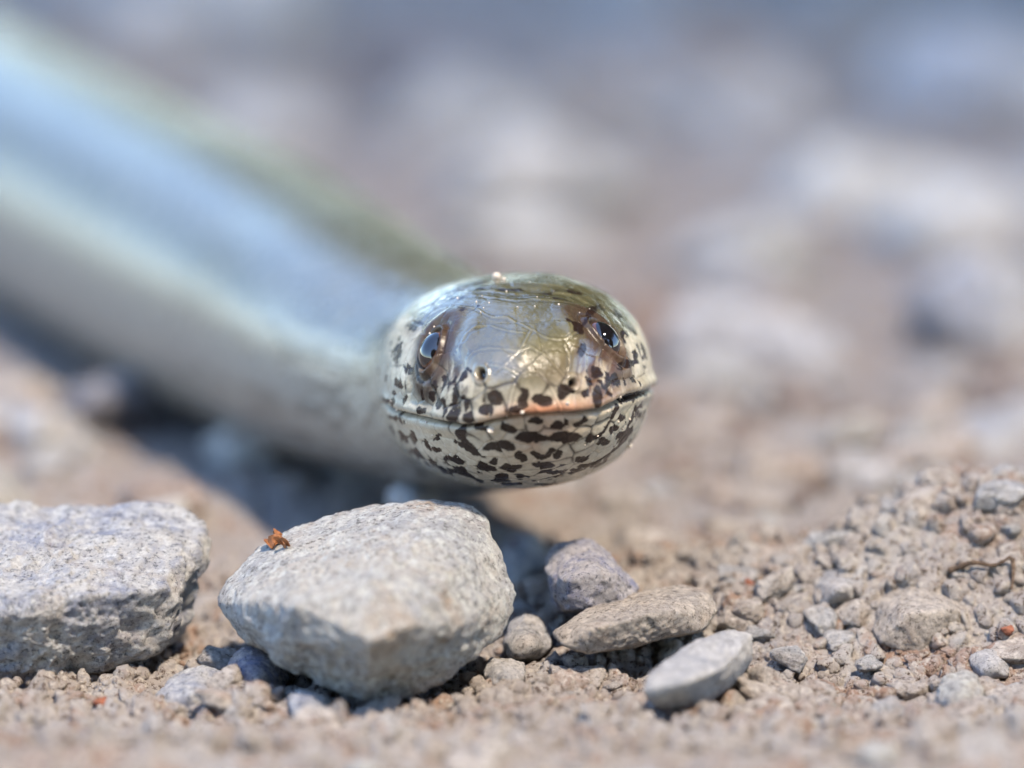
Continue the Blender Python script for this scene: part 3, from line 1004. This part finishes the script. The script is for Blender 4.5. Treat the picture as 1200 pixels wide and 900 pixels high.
# --- raised seams of the head shields, drawn as lines on the front elevation
SEAMS = [
    [(543, 428), (554, 413), (570, 408), (589, 409), (607, 410), (620, 407)],
    [(535, 409), (545, 396), (557, 385), (570, 381), (583, 384), (598, 388), (614, 391)],
    [(622, 386), (614, 402), (604, 415), (592, 427), (579, 437)],
    [(620, 406), (639, 418), (651, 431), (662, 443)],
    [(604, 452), (607, 443), (620, 436), (632, 438), (642, 449), (651, 466), (656, 481)],
    [(602, 452), (598, 465), (595, 486)],
    [(573, 428), (590, 431), (606, 440)],
    [(508, 352), (526, 349), (556, 346), (582, 348), (604, 352), (628, 351), (655, 354), (684, 362)],
    [(500, 371), (516, 362), (540, 359), (557, 362), (575, 370), (596, 372), (622, 386), (640, 396), (660, 398), (676, 392)],
    [(540, 336), (575, 332), (610, 331), (650, 334), (684, 346)],
    [(662, 404), (668, 420), (664, 440)],
    [(520, 340), (545, 343), (570, 340), (600, 342), (640, 342), (670, 345), (694, 357)],
]
def seam_dist(lines, uu, vv):
    d = np.full(len(uu), 99.0)
    for L in lines:
        L = np.array(L, float)
        L = catmull(L, 5)
        for a_, b_ in zip(L[:-1], L[1:]):
            ab = b_ - a_
            tt = np.clip(((uu - a_[0]) * ab[0] + (vv - a_[1]) * ab[1]) / (ab @ ab + 1e-9), 0, 1)
            d = np.minimum(d, np.hypot(uu - a_[0] - tt * ab[0], vv - a_[1] - tt * ab[1]))
    return d
SD = np.full(len(POS), 99.0)
fi = np.where(TT < 0.95)[0]
SD[fi] = seam_dist(SEAMS, EU[fi] + 1.6 * fbm(POS[fi] * 16, 3, 23), EV[fi] + 1.6 * fbm(POS[fi] * 16 + 7, 3, 24))
disp += 0.0010 * np.exp(-(SD / 0.9) ** 2) - 0.0010 * np.exp(-((SD - 2.2) / 1.1) ** 2)
disp += (TT < 1.0) * 0.006 * fbm(POS * 7, 2, 12) * on_crown

# --- nostrils
for (u, v, ru, rv) in ((564, 438, 5.5, 7.5), (670, 449, 5, 6)):
    q = np.hypot((EU - u) / ru, (EV - v) / rv)
    m = (TT < 0.6)
    disp += m * (-0.026 * (1 - sstep(0.3, 1.1, q)) + 0.006 * np.exp(-((q - 1.5) / 0.4) ** 2))
disp += (TT < 3) * 0.0022 * fbm(POS * 30, 3, 11)
disp *= sstep(0.0, 0.01, TT)
POS2 = POS + NRM * disp[:, None]

# --- pigment
def blot(u, v, rx, ry, a, wu, wv):
    a = math.radians(a)
    du, dv = wu - u, wv - v
    p, q = du * math.cos(a) + dv * math.sin(a), -du * math.sin(a) + dv * math.cos(a)
    return np.hypot(p / rx, q / ry)
BLOTS = [
    # upper lip, left
    (537, 464, 4, 13, 5), (534, 482, 7, 9, 20), (552, 490, 8, 6, 0), (548, 472, 3, 11, 0), (580, 466, 8, 9, 0), (573, 480, 6, 6, 0), (521, 476, 4, 10, 0), (513, 472, 2.5, 8, 5),
    (459, 473, 4, 8, -25), (491, 463, 3, 6, 0), (470, 448, 3, 6, -15), (453, 440, 3, 6, 0), (478, 470, 3, 6, -15), (503, 462, 3, 6, 0), (497, 480, 2.5, 5, 0), (543, 438, 6, 7, 0),
    (464, 461, 2, 5, -15), (527, 448, 3, 8, 10), (516, 445, 3, 9, 5), (507, 450, 2.5, 7, 0), (538, 448, 3, 6, 20),
    # upper lip, right
    (614, 468, 8, 13, 25), (637, 468, 10, 7, 0), (662, 459, 9, 9, 0), (697, 464, 5, 13, 8), (711, 457, 4, 9, -10), (745, 463, 15, 3.5, -22), (682, 462, 5, 5, 0), (602, 478, 8, 4, 0),
    (713, 442, 4, 10, -20), (721, 446, 3, 8, -15), (697, 433, 6, 8, -20), (727, 431, 4.5, 5, 0), (737, 426, 5, 5, 0), (743, 417, 4, 7, -20), (752, 412, 2, 12, -15), (754, 438, 2, 9, 0),
    (732, 447, 2.5, 6, -20), (742, 446, 2.5, 5, -15), (683, 411, 5, 6, -30), (690, 446, 4, 6, -15), (704, 450, 2.5, 6, -15),
    # lower jaw, left
    (538, 510, 6, 10, 30), (513, 512, 4, 3, 0), (563, 505, 9, 4, 10), (595, 505, 12, 6, 28), (541, 521, 7, 5, 30), (555, 531, 15, 5, 30), (588, 527, 18, 5, 8), (513, 527, 7, 3.5, 20),
    (500, 523, 3.5, 9, -32), (482, 512, 3, 10, -20), (455, 507, 2.5, 8, -25), (487, 533, 9, 4, 38), (503, 542, 10, 3, 35), (492, 547, 10, 2.5, 40), (534, 542, 13, 4, 12), (566, 550, 13, 4.5, 10),
    (596, 549, 13, 4, -3), (577, 541, 5, 2.5, 0), (537, 554, 15, 4, 22), (610, 558, 10, 3, 0), (460, 492, 4.5, 2.5, 0), (468, 492, 2.2, 8, -15), (470, 515, 2.5, 6, -25), (473, 530, 2.5, 6, -35),
    (520, 553, 9, 2.5, 30), (556, 563, 12, 2.5, 15), (587, 562, 10, 2.5, 5),
    # lower jaw, right
    (657, 499, 8, 8, 20), (626, 498, 9, 4.5, 0), (682, 499, 11, 6, -25), (723, 481, 4, 10, 10), (704, 508, 21, 4.2, -46), (624, 517, 19, 5, -4), (660, 517, 20, 5, -4), (642, 532, 8, 4, -15),
    (630, 535, 8, 3, 15), (658, 531, 6, 4, -20), (681, 537, 10, 4, -16), (635, 546, 12, 3, -8), (658, 545, 8, 2.5, -12), (603, 548, 6, 3, 0), (616, 558, 12, 3, 5), (646, 555, 18, 2.8, -6),
    (732, 512, 3, 9, 32), (740, 502, 2.6, 9, 25), (723, 505, 4.5, 5, 0), (747, 485, 2.6, 12, 12), (752, 473, 2, 4, 0), (752, 487, 2, 5, 10), (757, 487, 1.8, 5, 10), (708, 517, 5, 4, -30),
    (703, 541, 13, 2.5, -34), (718, 532, 11, 2.6, -40), (690, 545, 10, 2.5, -20), (676, 553, 11, 2.2, -15), (728, 520, 8, 2.2, -48), (742, 514, 6, 2, -55), (612, 537, 6, 4, 10), (640, 566, 14, 2, -3),
    (600, 568, 12, 2, 3), (714, 496, 3, 6, 25), (733, 492, 2.5, 6, 18),
    # crown and temples
    (702, 356, 4, 9, -25), (694, 366, 10, 4.5, -42), (678, 387, 8, 5, 30), (667, 382, 8, 2, 35), (725, 370, 3, 9, -25), (742, 385, 2.5, 8, -32), (735, 395, 2, 8, -25), (672, 342, 10, 1.6, 15),
    (640, 340, 12, 1.4, 3), (655, 352, 11, 1.4, 12), (686, 378, 6, 2, -35), (465, 407, 2, 18, 12), (455, 405, 2, 5, 0), (472, 388, 2, 12, 25), (478, 430, 2, 8, -10), (486, 383, 5, 8, 20),
    (530, 347, 12, 1.6, -12), (560, 338, 12, 1.4, -6), (600, 336, 14, 1.3, 0), (536, 362, 9, 2, -10), (557, 363, 7, 2, -10),
]
wu = EU + 7.0 * (cell_rand[CID] - 0.5) + 6.5 * fbm(POS * 17 + 3, 4, 21, 0.6)
wv = EV + 5.0 * (np.modf(cell_rand[CID] * 7.31)[0] - 0.5) + 5.0 * fbm(POS * 17 + 9, 4, 22, 0.6)
dark = np.zeros(len(POS))
fr = TT < 1.05
for b_ in BLOTS:
    dark[fr] = np.maximum(dark[fr], 1 - sstep(0.96, 1.2, blot(*b_, wu[fr], wv[fr])))
dark = np.maximum(dark, 0.8 * (TT < 1.0) * sstep(430, 445, EV) * np.exp(-(edge / 0.013) ** 2) * sstep(0.02, 0.30, fbm(POS * np.array([5, 5, 9]) + 2, 3, 61)))
dark *= 1 - sstep(0.75, 1.0, TT)
# speckled flanks farther back
flank = sstep(0.75, 1.0, TT) * (1 - sstep(0.35, 0.75, np.sin(AA))) * (1 - sstep(2.2, 4.5, TT))
dark = np.maximum(dark, 0.35 * flank * (fbm(np.stack([TT * 5, AA * 9, TT * 0], 1), 3, 41) > 0.18))

olive = np.array([.070, .062, .028])
olive2 = np.array([.125, .112, .058])
cream = np.array([.42, .38, .295])
cheek = np.array([.33, .295, .215])
grey = np.array([.33, .325, .32])
brown = np.array([.016, .009, .007])
orange = np.array([.34, .135, .065])
n1 = fbm(POS * 9, 4, 71)[:, None]
top = (olive * (0.5 - 0.5 * n1) + olive2 * (0.5 + 0.5 * n1))
head_k = 1 - sstep(0.85, 1.3, TT)
# how far up the side the dark crown reaches
crown_v = 452 - 0.0042 * (EU - 615) ** 2
crown_k = sstep(-12, 16, crown_v - EV) * head_k + (1 - head_k) * sstep(-0.05, 0.55, np.sin(AA))
side = cheek * 0.5 + cream * 0.5 + 0.05 * n1
side = side * (1 - sstep(1.0, 2.2, TT)[:, None]) + np.array([.24, .22, .185]) * sstep(1.0, 2.2, TT)[:, None]
chin = sstep(500, 575, EV)[:, None] * head_k[:, None]
lowc = side * (1 - chin) + (cream * 0.75 + grey * 0.25) * chin
belly = (1 - head_k)[:, None] * sstep(0.2, -0.7, np.sin(AA))[:, None]
lowc = lowc * (1 - belly) + np.array([.21, .195, .175]) * belly
rgb = lowc * (1 - crown_k[:, None]) + top * crown_k[:, None]
# snout: grey olive, brown loreal bands in front of the eyes
sn = (np.exp(-((EU - 620) / 58) ** 2 - ((EV - 436) / 27) ** 2) * head_k)[:, None]
rgb = rgb * (1 - 0.85 * sn) + np.array([.125, .108, .070]) * 0.85 * sn
lor = np.exp(-((EU - 527) / 27) ** 2 - ((EV - 438) / 30) ** 2) + np.exp(-((EU - 702) / 25) ** 2 - ((EV - 434) / 32) ** 2)
lor = (np.clip(lor * 2.0, 0, 1) * head_k * sstep(-0.28, 0.08, fbm(np.stack([EU * .13 + .02 * EV, EV * .028, EU * 0], 1), 4, 91, 0.6)) * 0.9)[:, None]
rgb = rgb * (1 - lor) + np.array([.038, .024, .017]) * lor
for (u, v, rx, ry, a, amt) in ((522, 402, 13, 30, 14, .95), (688, 410, 13, 32, -18, .95), (485, 388, 9, 13, 20, .7), (722, 372, 8, 16, -20, .5), (527, 432, 14, 12, 0, .5), (692, 440, 12, 12, 0, .4)):
    k = (1 - sstep(0.5, 1.25, blot(u, v, rx, ry, a, wu, wv))) * head_k * amt
    strk = 0.6 + 0.4 * fbm(np.stack([EU * .12, EV * .03, EU * 0], 1), 3, 90)
    rgb = rgb * (1 - (k * strk)[:, None]) + np.array([.055, .034, .023]) * (k * strk)[:, None]
# dark skin round the eyes
ek = ((1 - sstep(0.15, 0.25, EYE_D)) * head_k * (0.88 + 0.35 * fbm(np.stack([EU * .16, EV * .05, EU * 0], 1), 3, 97)))[:, None].clip(0, .92)
rgb = rgb * (1 - ek) + np.array([.042, .026, .018]) * ek
# rusty lips
ok = np.exp(-((EU - 640) / 62) ** 2) * np.exp(-((dm + 6) / 10) ** 2) * mouth_on
ok2 = np.exp(-((EU - 690) / 40) ** 2) * np.exp(-((EV - 440) / 28) ** 2) * (0.5 + 0.5 * fbm(POS * 12, 3, 94)) * head_k
ok3 = np.exp(-((EU - 640) / 50) ** 2) * np.exp(-((EV - 512) / 30) ** 2) * 0.5 * (0.6 + 0.6 * fbm(POS * 14, 3, 95)) * head_k
ok = np.clip(0.85 * ok + 0.3 * ok2 + ok3, 0, 0.9)[:, None]
rgb = rgb * (1 - ok) + orange * ok
# darker seams, per-scale tone
rgb *= (1 - 0.14 * rel_k * np.exp(-(edge / 0.006) ** 2))[:, None]
rgb = rgb * (1 + 0.3 * np.exp(-(SD / 1.0) ** 2) - 0.3 * np.exp(-((SD - 2.2) / 1.2) ** 2))[:, None]
rgb *= (1 + 0.16 * fade * (cell_rand[CID] - 0.5))[:, None]
dk = np.clip(dark[:, None] * (0.97 + 0.03 * n1), 0, 1)
rgb = rgb * (1 - dk) + brown * dk
# inside of the mouth slit, nostrils
slit = (mouth_on * np.exp(-(dm / 1.5) ** 2))[:, None]
rgb = rgb * (1 - 0.9 * slit) + np.array([.03, .014, .012]) * 0.9 * slit
for (u, v, ru, rv) in ((564, 438, 5.5, 7.5), (670, 449, 5, 6)):
    k = ((1 - sstep(0.5, 1.1, np.hypot((EU - u) / ru, (EV - v) / rv))) * (TT < 0.6))[:, None]
    rgb = rgb * (1 - k) + np.array([.012, .008, .008]) * k
rgb = np.clip(rgb, 0.003, 0.85)

idx = np.arange(NR * NA).reshape(NR, NA)
q = np.stack([idx[:-1], np.roll(idx[:-1], -1, 1), np.roll(idx[1:], -1, 1), idx[1:]], -1).reshape(-1, 4)
V = np.vstack([POS2, TIP[None], spine[-1:]])
tipc, endc = len(POS2), len(POS2) + 1
me = bpy.data.meshes.new("body")
tri0 = np.stack([np.full(NA, tipc), np.roll(idx[0], -1), idx[0]], 1)
tri1 = np.stack([np.full(NA, endc), idx[-1], np.roll(idx[-1], -1)], 1)
me.vertices.add(len(V))
me.vertices.foreach_set("co", V.astype(np.float32).ravel())
loops = np.concatenate([q.ravel(), tri0.ravel(), tri1.ravel()]).astype(np.int32)
tot = np.concatenate([np.full(len(q), 4), np.full(2 * NA, 3)]).astype(np.int32)
me.loops.add(len(loops))
me.loops.foreach_set("vertex_index", loops)
me.polygons.add(len(tot))
me.polygons.foreach_set("loop_start", np.concatenate([[0], np.cumsum(tot)[:-1]]).astype(np.int32))
me.polygons.foreach_set("loop_total", tot)
me.polygons.foreach_set("use_smooth", np.ones(len(tot), dtype=bool))
me.update(calc_edges=True)
bm = bmesh.new()
bm.from_mesh(me)
bmesh.ops.recalc_face_normals(bm, faces=bm.faces)
bm.to_mesh(me)
bm.free()
rgbv = np.vstack([rgb, rgb[:1], rgb[-1:]])
colour_attr(me, "pigment", rgbv)
# the big smooth head shields and back mirror the sky, the small lip and jaw scales are duller
sheen = np.clip(head_k * (0.12 + 0.88 * crown_k) + (1 - head_k) * (0.12 + 0.78 * sstep(-0.1, 0.6, np.sin(AA))), 0, 1)
sheen *= 1 - 0.97 * np.exp(-((EU - 642) / 38) ** 4 - ((EV - 428) / 36) ** 4) * head_k
sheen *= 1 - 0.6 * (1 - sstep(468, 515, EU)) * head_k
sheen = np.clip(sheen * (0.12 + 0.88 * sstep(0.14, 0.30, EYE_D)) * (1 - 0.45 * sstep(0.6, 0.9, TT) * head_k), 0.03, 1) * (1 - 0.6 * dark)
rough = (1 - head_k) * 0.10 + 0.02
ra = me.attributes.new("matte", 'FLOAT', 'POINT')
ra.data.foreach_set("value", np.concatenate([rough, rough[:1], rough[-1:]]).astype(np.float32))
sh = me.attributes.new("sheen", 'FLOAT', 'POINT')
sh.data.foreach_set("value", np.concatenate([sheen, sheen[:1], sheen[-1:]]).astype(np.float32))
worm_base = np.array([spine[np.argmin(np.abs(ts - 2.5))][0], spine[np.argmin(np.abs(ts - 2.5))][1], 0.0])
worm = link("slow_worm", None, loc=worm_base)
tag(worm, "glossy olive slow worm with speckled cream jaws raising its head off the soil", "slow worm")
body = link("body", me, M_SKIN, worm)
body.matrix_parent_inverse = Matrix.Translation(-Vector(worm_base))

# --- eyes
def cap_mesh(cosmin, r, n=28, rings=10):
    Vc, Fc = [(0, 0, r)], []
    for i in range(1, rings + 1):
        th = math.acos(cosmin) * i / rings
        for j in range(n):
            a = 2 * math.pi * j / n
            Vc.append((r * math.sin(th) * math.cos(a), r * math.sin(th) * math.sin(a), r * math.cos(th)))
    me_ = bpy.data.meshes.new("pupil")
    faces = [(0, 1 + j, 1 + (j + 1) % n) for j in range(n)]
    for i in range(rings - 1):
        for j in range(n):
            a, b = 1 + i * n + j, 1 + i * n + (j + 1) % n
            faces.append((a, a + n, b + n, b))
    me_.from_pydata(Vc, [], faces)
    for p_ in me_.polygons:
        p_.use_smooth = True
    return me_
eyeD, eyeF = ico(4)
for (p, nn, look, side) in EYES:
    ctr = p - nn * 0.050
    zax = Vector(look)
    xax = Vector(HU).cross(zax).normalized()
    yax = zax.cross(xax)
    Mx = Matrix((xax, yax, zax)).transposed().to_4x4()
    Mx.translation = Vector(ctr)
    e = link("eye", mesh_from("eye", eyeD, eyeF), M_IRIS, worm)
    e.matrix_parent_inverse = Matrix.Translation(-Vector(worm_base))
    e.matrix_basis = Mx @ Matrix.Diagonal((.066, .086, .080, 1))
    pu = link("pupil", cap_mesh(0.66, 1.012), M_PUPIL, e)
    EYES_DONE = True

# --- soil dust stuck to the wet skin
def dust():
    D, Fc = ico(1)
    r2 = np.random.default_rng(12)
    spots = [(738, 523, .012), (574, 504, .012), (583, 324, .018), (612, 481, .007), (590, 327, .007), (725, 465, .006), (663, 472, .007), (467, 480, .006)]
    for _ in range(34):
        a = r2.uniform(0, 6.28)
        spots.append((606 + 150 * math.cos(a) * r2.uniform(.75, .99), 450 + 118 * math.sin(a) * r2.uniform(.75, .99), r2.uniform(.0018, .0045)))
    for _ in range(10):
        spots.append((r2.uniform(520, 700), r2.uniform(325, 380) if r2.random() < .5 else r2.uniform(455, 570), r2.uniform(.0015, .0038)))
    Vs, Fs, off = [], [], 0
    G = POS2[FRONT]
    for u, v, r in spots:
        k = np.argmin((EU[FRONT] - u) ** 2 + (EV[FRONT] - v) ** 2)
        d = D * r * (1 + 0.35 * r2.normal(size=(len(D), 1)).clip(-1, 1))
        Vs.append(d + G[k] + NRM[FRONT[k]] * r * 0.4)
        Fs.append(Fc + off)
        off += len(D)
    o = link("dust", mesh_from("dust", np.concatenate(Vs), np.concatenate(Fs), False), M_DUST, worm)
    o.matrix_parent_inverse = Matrix.Translation(-Vector(worm_base))
    o["kind"] = "stuff"
dust()

# ------------------------------------------------------------------ small odds and ends
deps = bpy.context.evaluated_depsgraph_get()
def drop(u, v):
    """First surface met along the sight line through (u, v)."""
    d = FWD * DIST + RGT * (u - 600) * K - UPV * (v - 450) * K
    hit, loc, nor, *_ = sc.ray_cast(deps, Vector(CAM), Vector(d).normalized())
    return loc, nor

def leaf_scrap(u, v, wdt, hgt, label):
    loc, nor = drop(u, v)
    n = 9
    Vc, Fc = [], []
    r2 = random.Random(int(u))
    for lay in (0, 1):
        for i in range(n):
            for j in range(n):
                a, b = i / (n - 1) - .5, j / (n - 1) - .5
                e = 1 + 0.3 * math.sin(7 * a + 3 * b)
                Vc.append((wdt * a * e + .012 * math.sin(9 * b), hgt * b * (1 - .5 * abs(a)), .006 * lay + .02 + .018 * math.sin(6 * a + 1) * math.cos(5 * b) + r2.uniform(-.002, .002)))
    def id_(l, i, j):
        return l * n * n + i * n + j
    for i in range(n - 1):
        for j in range(n - 1):
            if (i in (0, n - 2) and j in (0, n - 2)):
                continue
            Fc.append((id_(1, i, j), id_(1, i + 1, j), id_(1, i + 1, j + 1), id_(1, i, j + 1)))
            Fc.append((id_(0, i, j), id_(0, i, j + 1), id_(0, i + 1, j + 1), id_(0, i + 1, j)))
    me_ = bpy.data.meshes.new("leaf_scrap")
    me_.from_pydata(Vc, [], Fc)
    o = link("leaf_scrap", me_, M_LEAF, loc=loc)
    o.rotation_euler = nor.to_track_quat('Z', 'Y').to_euler()
    return tag(o, label, "leaf scrap")
leaf_scrap(325, 636, .065, .075, "orange-brown dry leaf scrap stuck to the pale wedge-shaped stone")
leaf_scrap(336, 641, .05, .03, "tiny orange crumb of leaf beside the larger leaf scrap")

def twig(pts, r, label):
    cu = []
    for u, v, h in pts:
        lc, nr = drop(u, v)
        cu.append(np.array(lc[:]) + np.array([0, -0.01, h]))
    P = catmull(np.array(cu), 8)
    n = 8
    Vc, Fc = [], []
    for i, p in enumerate(P):
        rr = r * (1 - .5 * i / len(P)) * (1 + .2 * math.sin(i * 1.7))
        for j in range(n):
            a = 2 * math.pi * j / n
            t = P[min(i + 1, len(P) - 1)] - P[max(i - 1, 0)]
            t = t / np.linalg.norm(t)
            s1 = np.cross(t, [0.3, 1, .2])
            s1 /= np.linalg.norm(s1)
            s2 = np.cross(t, s1)
            Vc.append(tuple(p + rr * (math.cos(a) * s1 + math.sin(a) * s2)))
    for i in range(len(P) - 1):
        for j in range(n):
            Fc.append((i * n + j, i * n + (j + 1) % n, (i + 1) * n + (j + 1) % n, (i + 1) * n + j))
    me_ = bpy.data.meshes.new("twig")
    me_.from_pydata(Vc, [], Fc)
    return tag(link("twig", me_, M_TWIG), label, "twig")
twig([(1112, 672, .012), (1140, 668, .03), (1165, 671, .03), (1184, 664, .04)], .011, "thin dark twig lying across the bank above its largest stone")
twig([(1186, 666, .04), (1187, 680, .03), (1185, 694, .015)], .009, "short dark twig end pointing down beside the thin twig")

for u, v, r, lab in ((118, 824, .028, "small dark-red grain in front of the blue-grey stone"),
                     (878, 682, .017, "bright rust-red grain on a crumb beside the rounded grey stone"),
                     (1180, 738, .026, "dull orange crumb beside the pointed end of the largest stone"),
                     (602, 636, .012, "tiny rust grain on the shoulder of the pale wedge stone")):
    loc, nor = drop(u, v)
    V, Fc = VARIANTS[int(u) % 9]
    o = link("grain", mesh_from("grain", V * r, Fc), M_RUSTGRAIN, loc=loc)
    tag(o, lab, "grain")

# ------------------------------------------------------------------ unseen canopy added to block sky, shape skin reflections and shade the background
M_LEAFGREEN = plain("green_leaf", (.055, .085, .025), 0.45, 0.4, 0.15, 0.45)
M_BARK = plain("bark", (.11, .085, .06), 0.9, 0.2, 0.2, 0.4)
def added_tree():
    base = np.array([330.0, 240.0, 0.0])
    t = link("added_tree", None, loc=base)
    tag(t, "unseen leafy canopy added over the spot to block sky and shade the background", "added_tree")
    r2 = np.random.default_rng(44)
    def limb(pts, r0, r1, n=10):
        P = catmull(np.array(pts, float), 10)
        Vc, Fc = [], []
        for i, p in enumerate(P):
            f = i / (len(P) - 1)
            rr = r0 * (1 - f) + r1 * f
            tg = P[min(i + 1, len(P) - 1)] - P[max(i - 1, 0)]
            tg /= np.linalg.norm(tg)
            s1 = np.cross(tg, [0.31, .2, .93] if abs(tg[2]) < .9 else [1, .1, 0])
            s1 /= np.linalg.norm(s1)
            s2 = np.cross(tg, s1)
            for j in range(n):
                a = 6.2832 * j / n
                Vc.append(p + rr * (1 + .08 * math.sin(5 * a + i)) * (math.cos(a) * s1 + math.sin(a) * s2))
        for i in range(len(P) - 1):
            for j in range(n):
                Fc.append((i * n + j, i * n + (j + 1) % n, (i + 1) * n + (j + 1) % n, (i + 1) * n + j))
        return np.array(Vc), np.array(Fc)
    V, Fq = limb([(0, 0, -5), (-8, -5, 90), (-20, -20, 190), (-35, -40, 300)], 24, 13)
    link("trunk", mesh_from("trunk", V, Fq), M_BARK, t)
    for pts in ([(-15, -12, 170), (-120, -60, 255), (-250, -140, 290), (-360, -230, 300)], [(-25, -25, 220), (-60, -140, 300), (-140, -280, 330)], [(-30, -30, 260), (-120, 40, 330), (-260, 80, 350)]):
        V, Fq = limb(pts, 9, 2.5, 7)
        link("limb", mesh_from("limb", V, Fq), M_BARK, t)
    N = 15000
    # crown over x -70..420, y -330..420, thinning at the rim; a gap is cut to light the near ground and shade the far
    c = np.stack([r2.uniform(-330, 460, N * 3), r2.uniform(-330, 420, N * 3), r2.uniform(255, 400, N * 3)], 1)
    rim = 0.5 * vnoise(c / 60.0, 3)
    edge_x = np.full(len(c), 5.0)
    el = np.where(c[:, 0] > edge_x + 40 * rim, 0.0, 2.0)
    sd = np.array(sdir[:])
    g0 = c - np.array([0.0, -26.0, 0.0])
    off = g0 - np.outer(g0 @ sd, sd)
    gap = np.linalg.norm(off, axis=1)
    keep = (el + rim * .5 < 1.0) & (gap > 37 + 7 * vnoise(c / 18.0, 9))
    c = c[keep]
    n = len(c)
    a = r2.normal(size=(n, 3)); a /= np.linalg.norm(a, axis=1)[:, None]
    nz = np.stack([r2.normal(size=n) * .5, r2.normal(size=n) * .5, np.ones(n)], 1)
    b = np.cross(nz, a); b /= np.linalg.norm(b, axis=1)[:, None]
    a = np.cross(b, nz); a /= np.linalg.norm(a, axis=1)[:, None]
    L = r2.uniform(7, 12, n)[:, None]
    W = L * 0.42
    drp = np.array([0, 0, -1.0]) * L * .18
    V = np.stack([c - a * L, c - a * L * .1 + b * W, c + a * L + drp, c - a * L * .1 - b * W], 1).reshape(-1, 3) - base
    Fq = np.arange(4 * n).reshape(-1, 4)
    link("crown", mesh_from("crown", V, Fq, False), M_LEAFGREEN, t)
added_tree()

def added_far_tree(px, py, h, rx, label, seed):  # unseen trees and bush, added to darken what the skin mirrors
    base = np.array([px, py, 0.0])
    t = link("added_tree", None, loc=base)
    tag(t, label, "added_tree", "unseen trees added round the spot")
    r2 = np.random.default_rng(seed)
    n = 10
    P = [(0, 0, -5, 14), (4, 2, h * .25, 11), (-3, 5, h * .55, 7), (2, -2, h * .85, 2)]
    Vc = np.array([(p[0] + p[3] * math.cos(6.2832 * j / n), p[1] + p[3] * math.sin(6.2832 * j / n), p[2]) for p in P for j in range(n)])
    Fc = np.array([(i * n + j, i * n + (j + 1) % n, (i + 1) * n + (j + 1) % n, (i + 1) * n + j) for i in range(3) for j in range(n)])
    link("trunk", mesh_from("trunk", Vc, Fc), M_BARK, t)
    N = 3200
    d = r2.normal(size=(N, 3))
    d /= np.linalg.norm(d, axis=1)[:, None]
    c = d * (r2.random(N) ** .4)[:, None] * (1 + .35 * vnoise(d * 2.2 + seed, seed)[:, None]) * np.array([rx, rx * .7, h * .48]) + np.array([0, 0, h * .52])
    a = r2.normal(size=(N, 3)); a /= np.linalg.norm(a, axis=1)[:, None]
    b = np.cross(a, r2.normal(size=(N, 3))); b /= np.linalg.norm(b, axis=1)[:, None]
    L = r2.uniform(14, 24, N)[:, None]
    V = np.stack([c - a * L, c + b * L * .45, c + a * L, c - b * L * .45], 1).reshape(-1, 3)
    link("crown", mesh_from("crown", V, np.arange(4 * N).reshape(-1, 4), False), M_LEAFGREEN, t)
added_far_tree(-330, 640, 190, 170, "low leafy bush far behind the slow worm's tail", 5)
added_far_tree(70, 560, 430, 200, "unseen tall foliage added straight behind the spot to darken reflections", 6)
added_far_tree(350, 500, 380, 190, "unseen foliage added behind the spot beside the overhanging canopy", 7)
added_far_tree(-130, -520, 360, 190, "unseen foliage added behind the camera near its tallest neighbour", 8)
added_far_tree(190, -540, 420, 200, "tallest unseen foliage added behind the camera", 9)
added_far_tree(470, -330, 360, 190, "unseen foliage added behind the camera apart from its neighbours", 10)
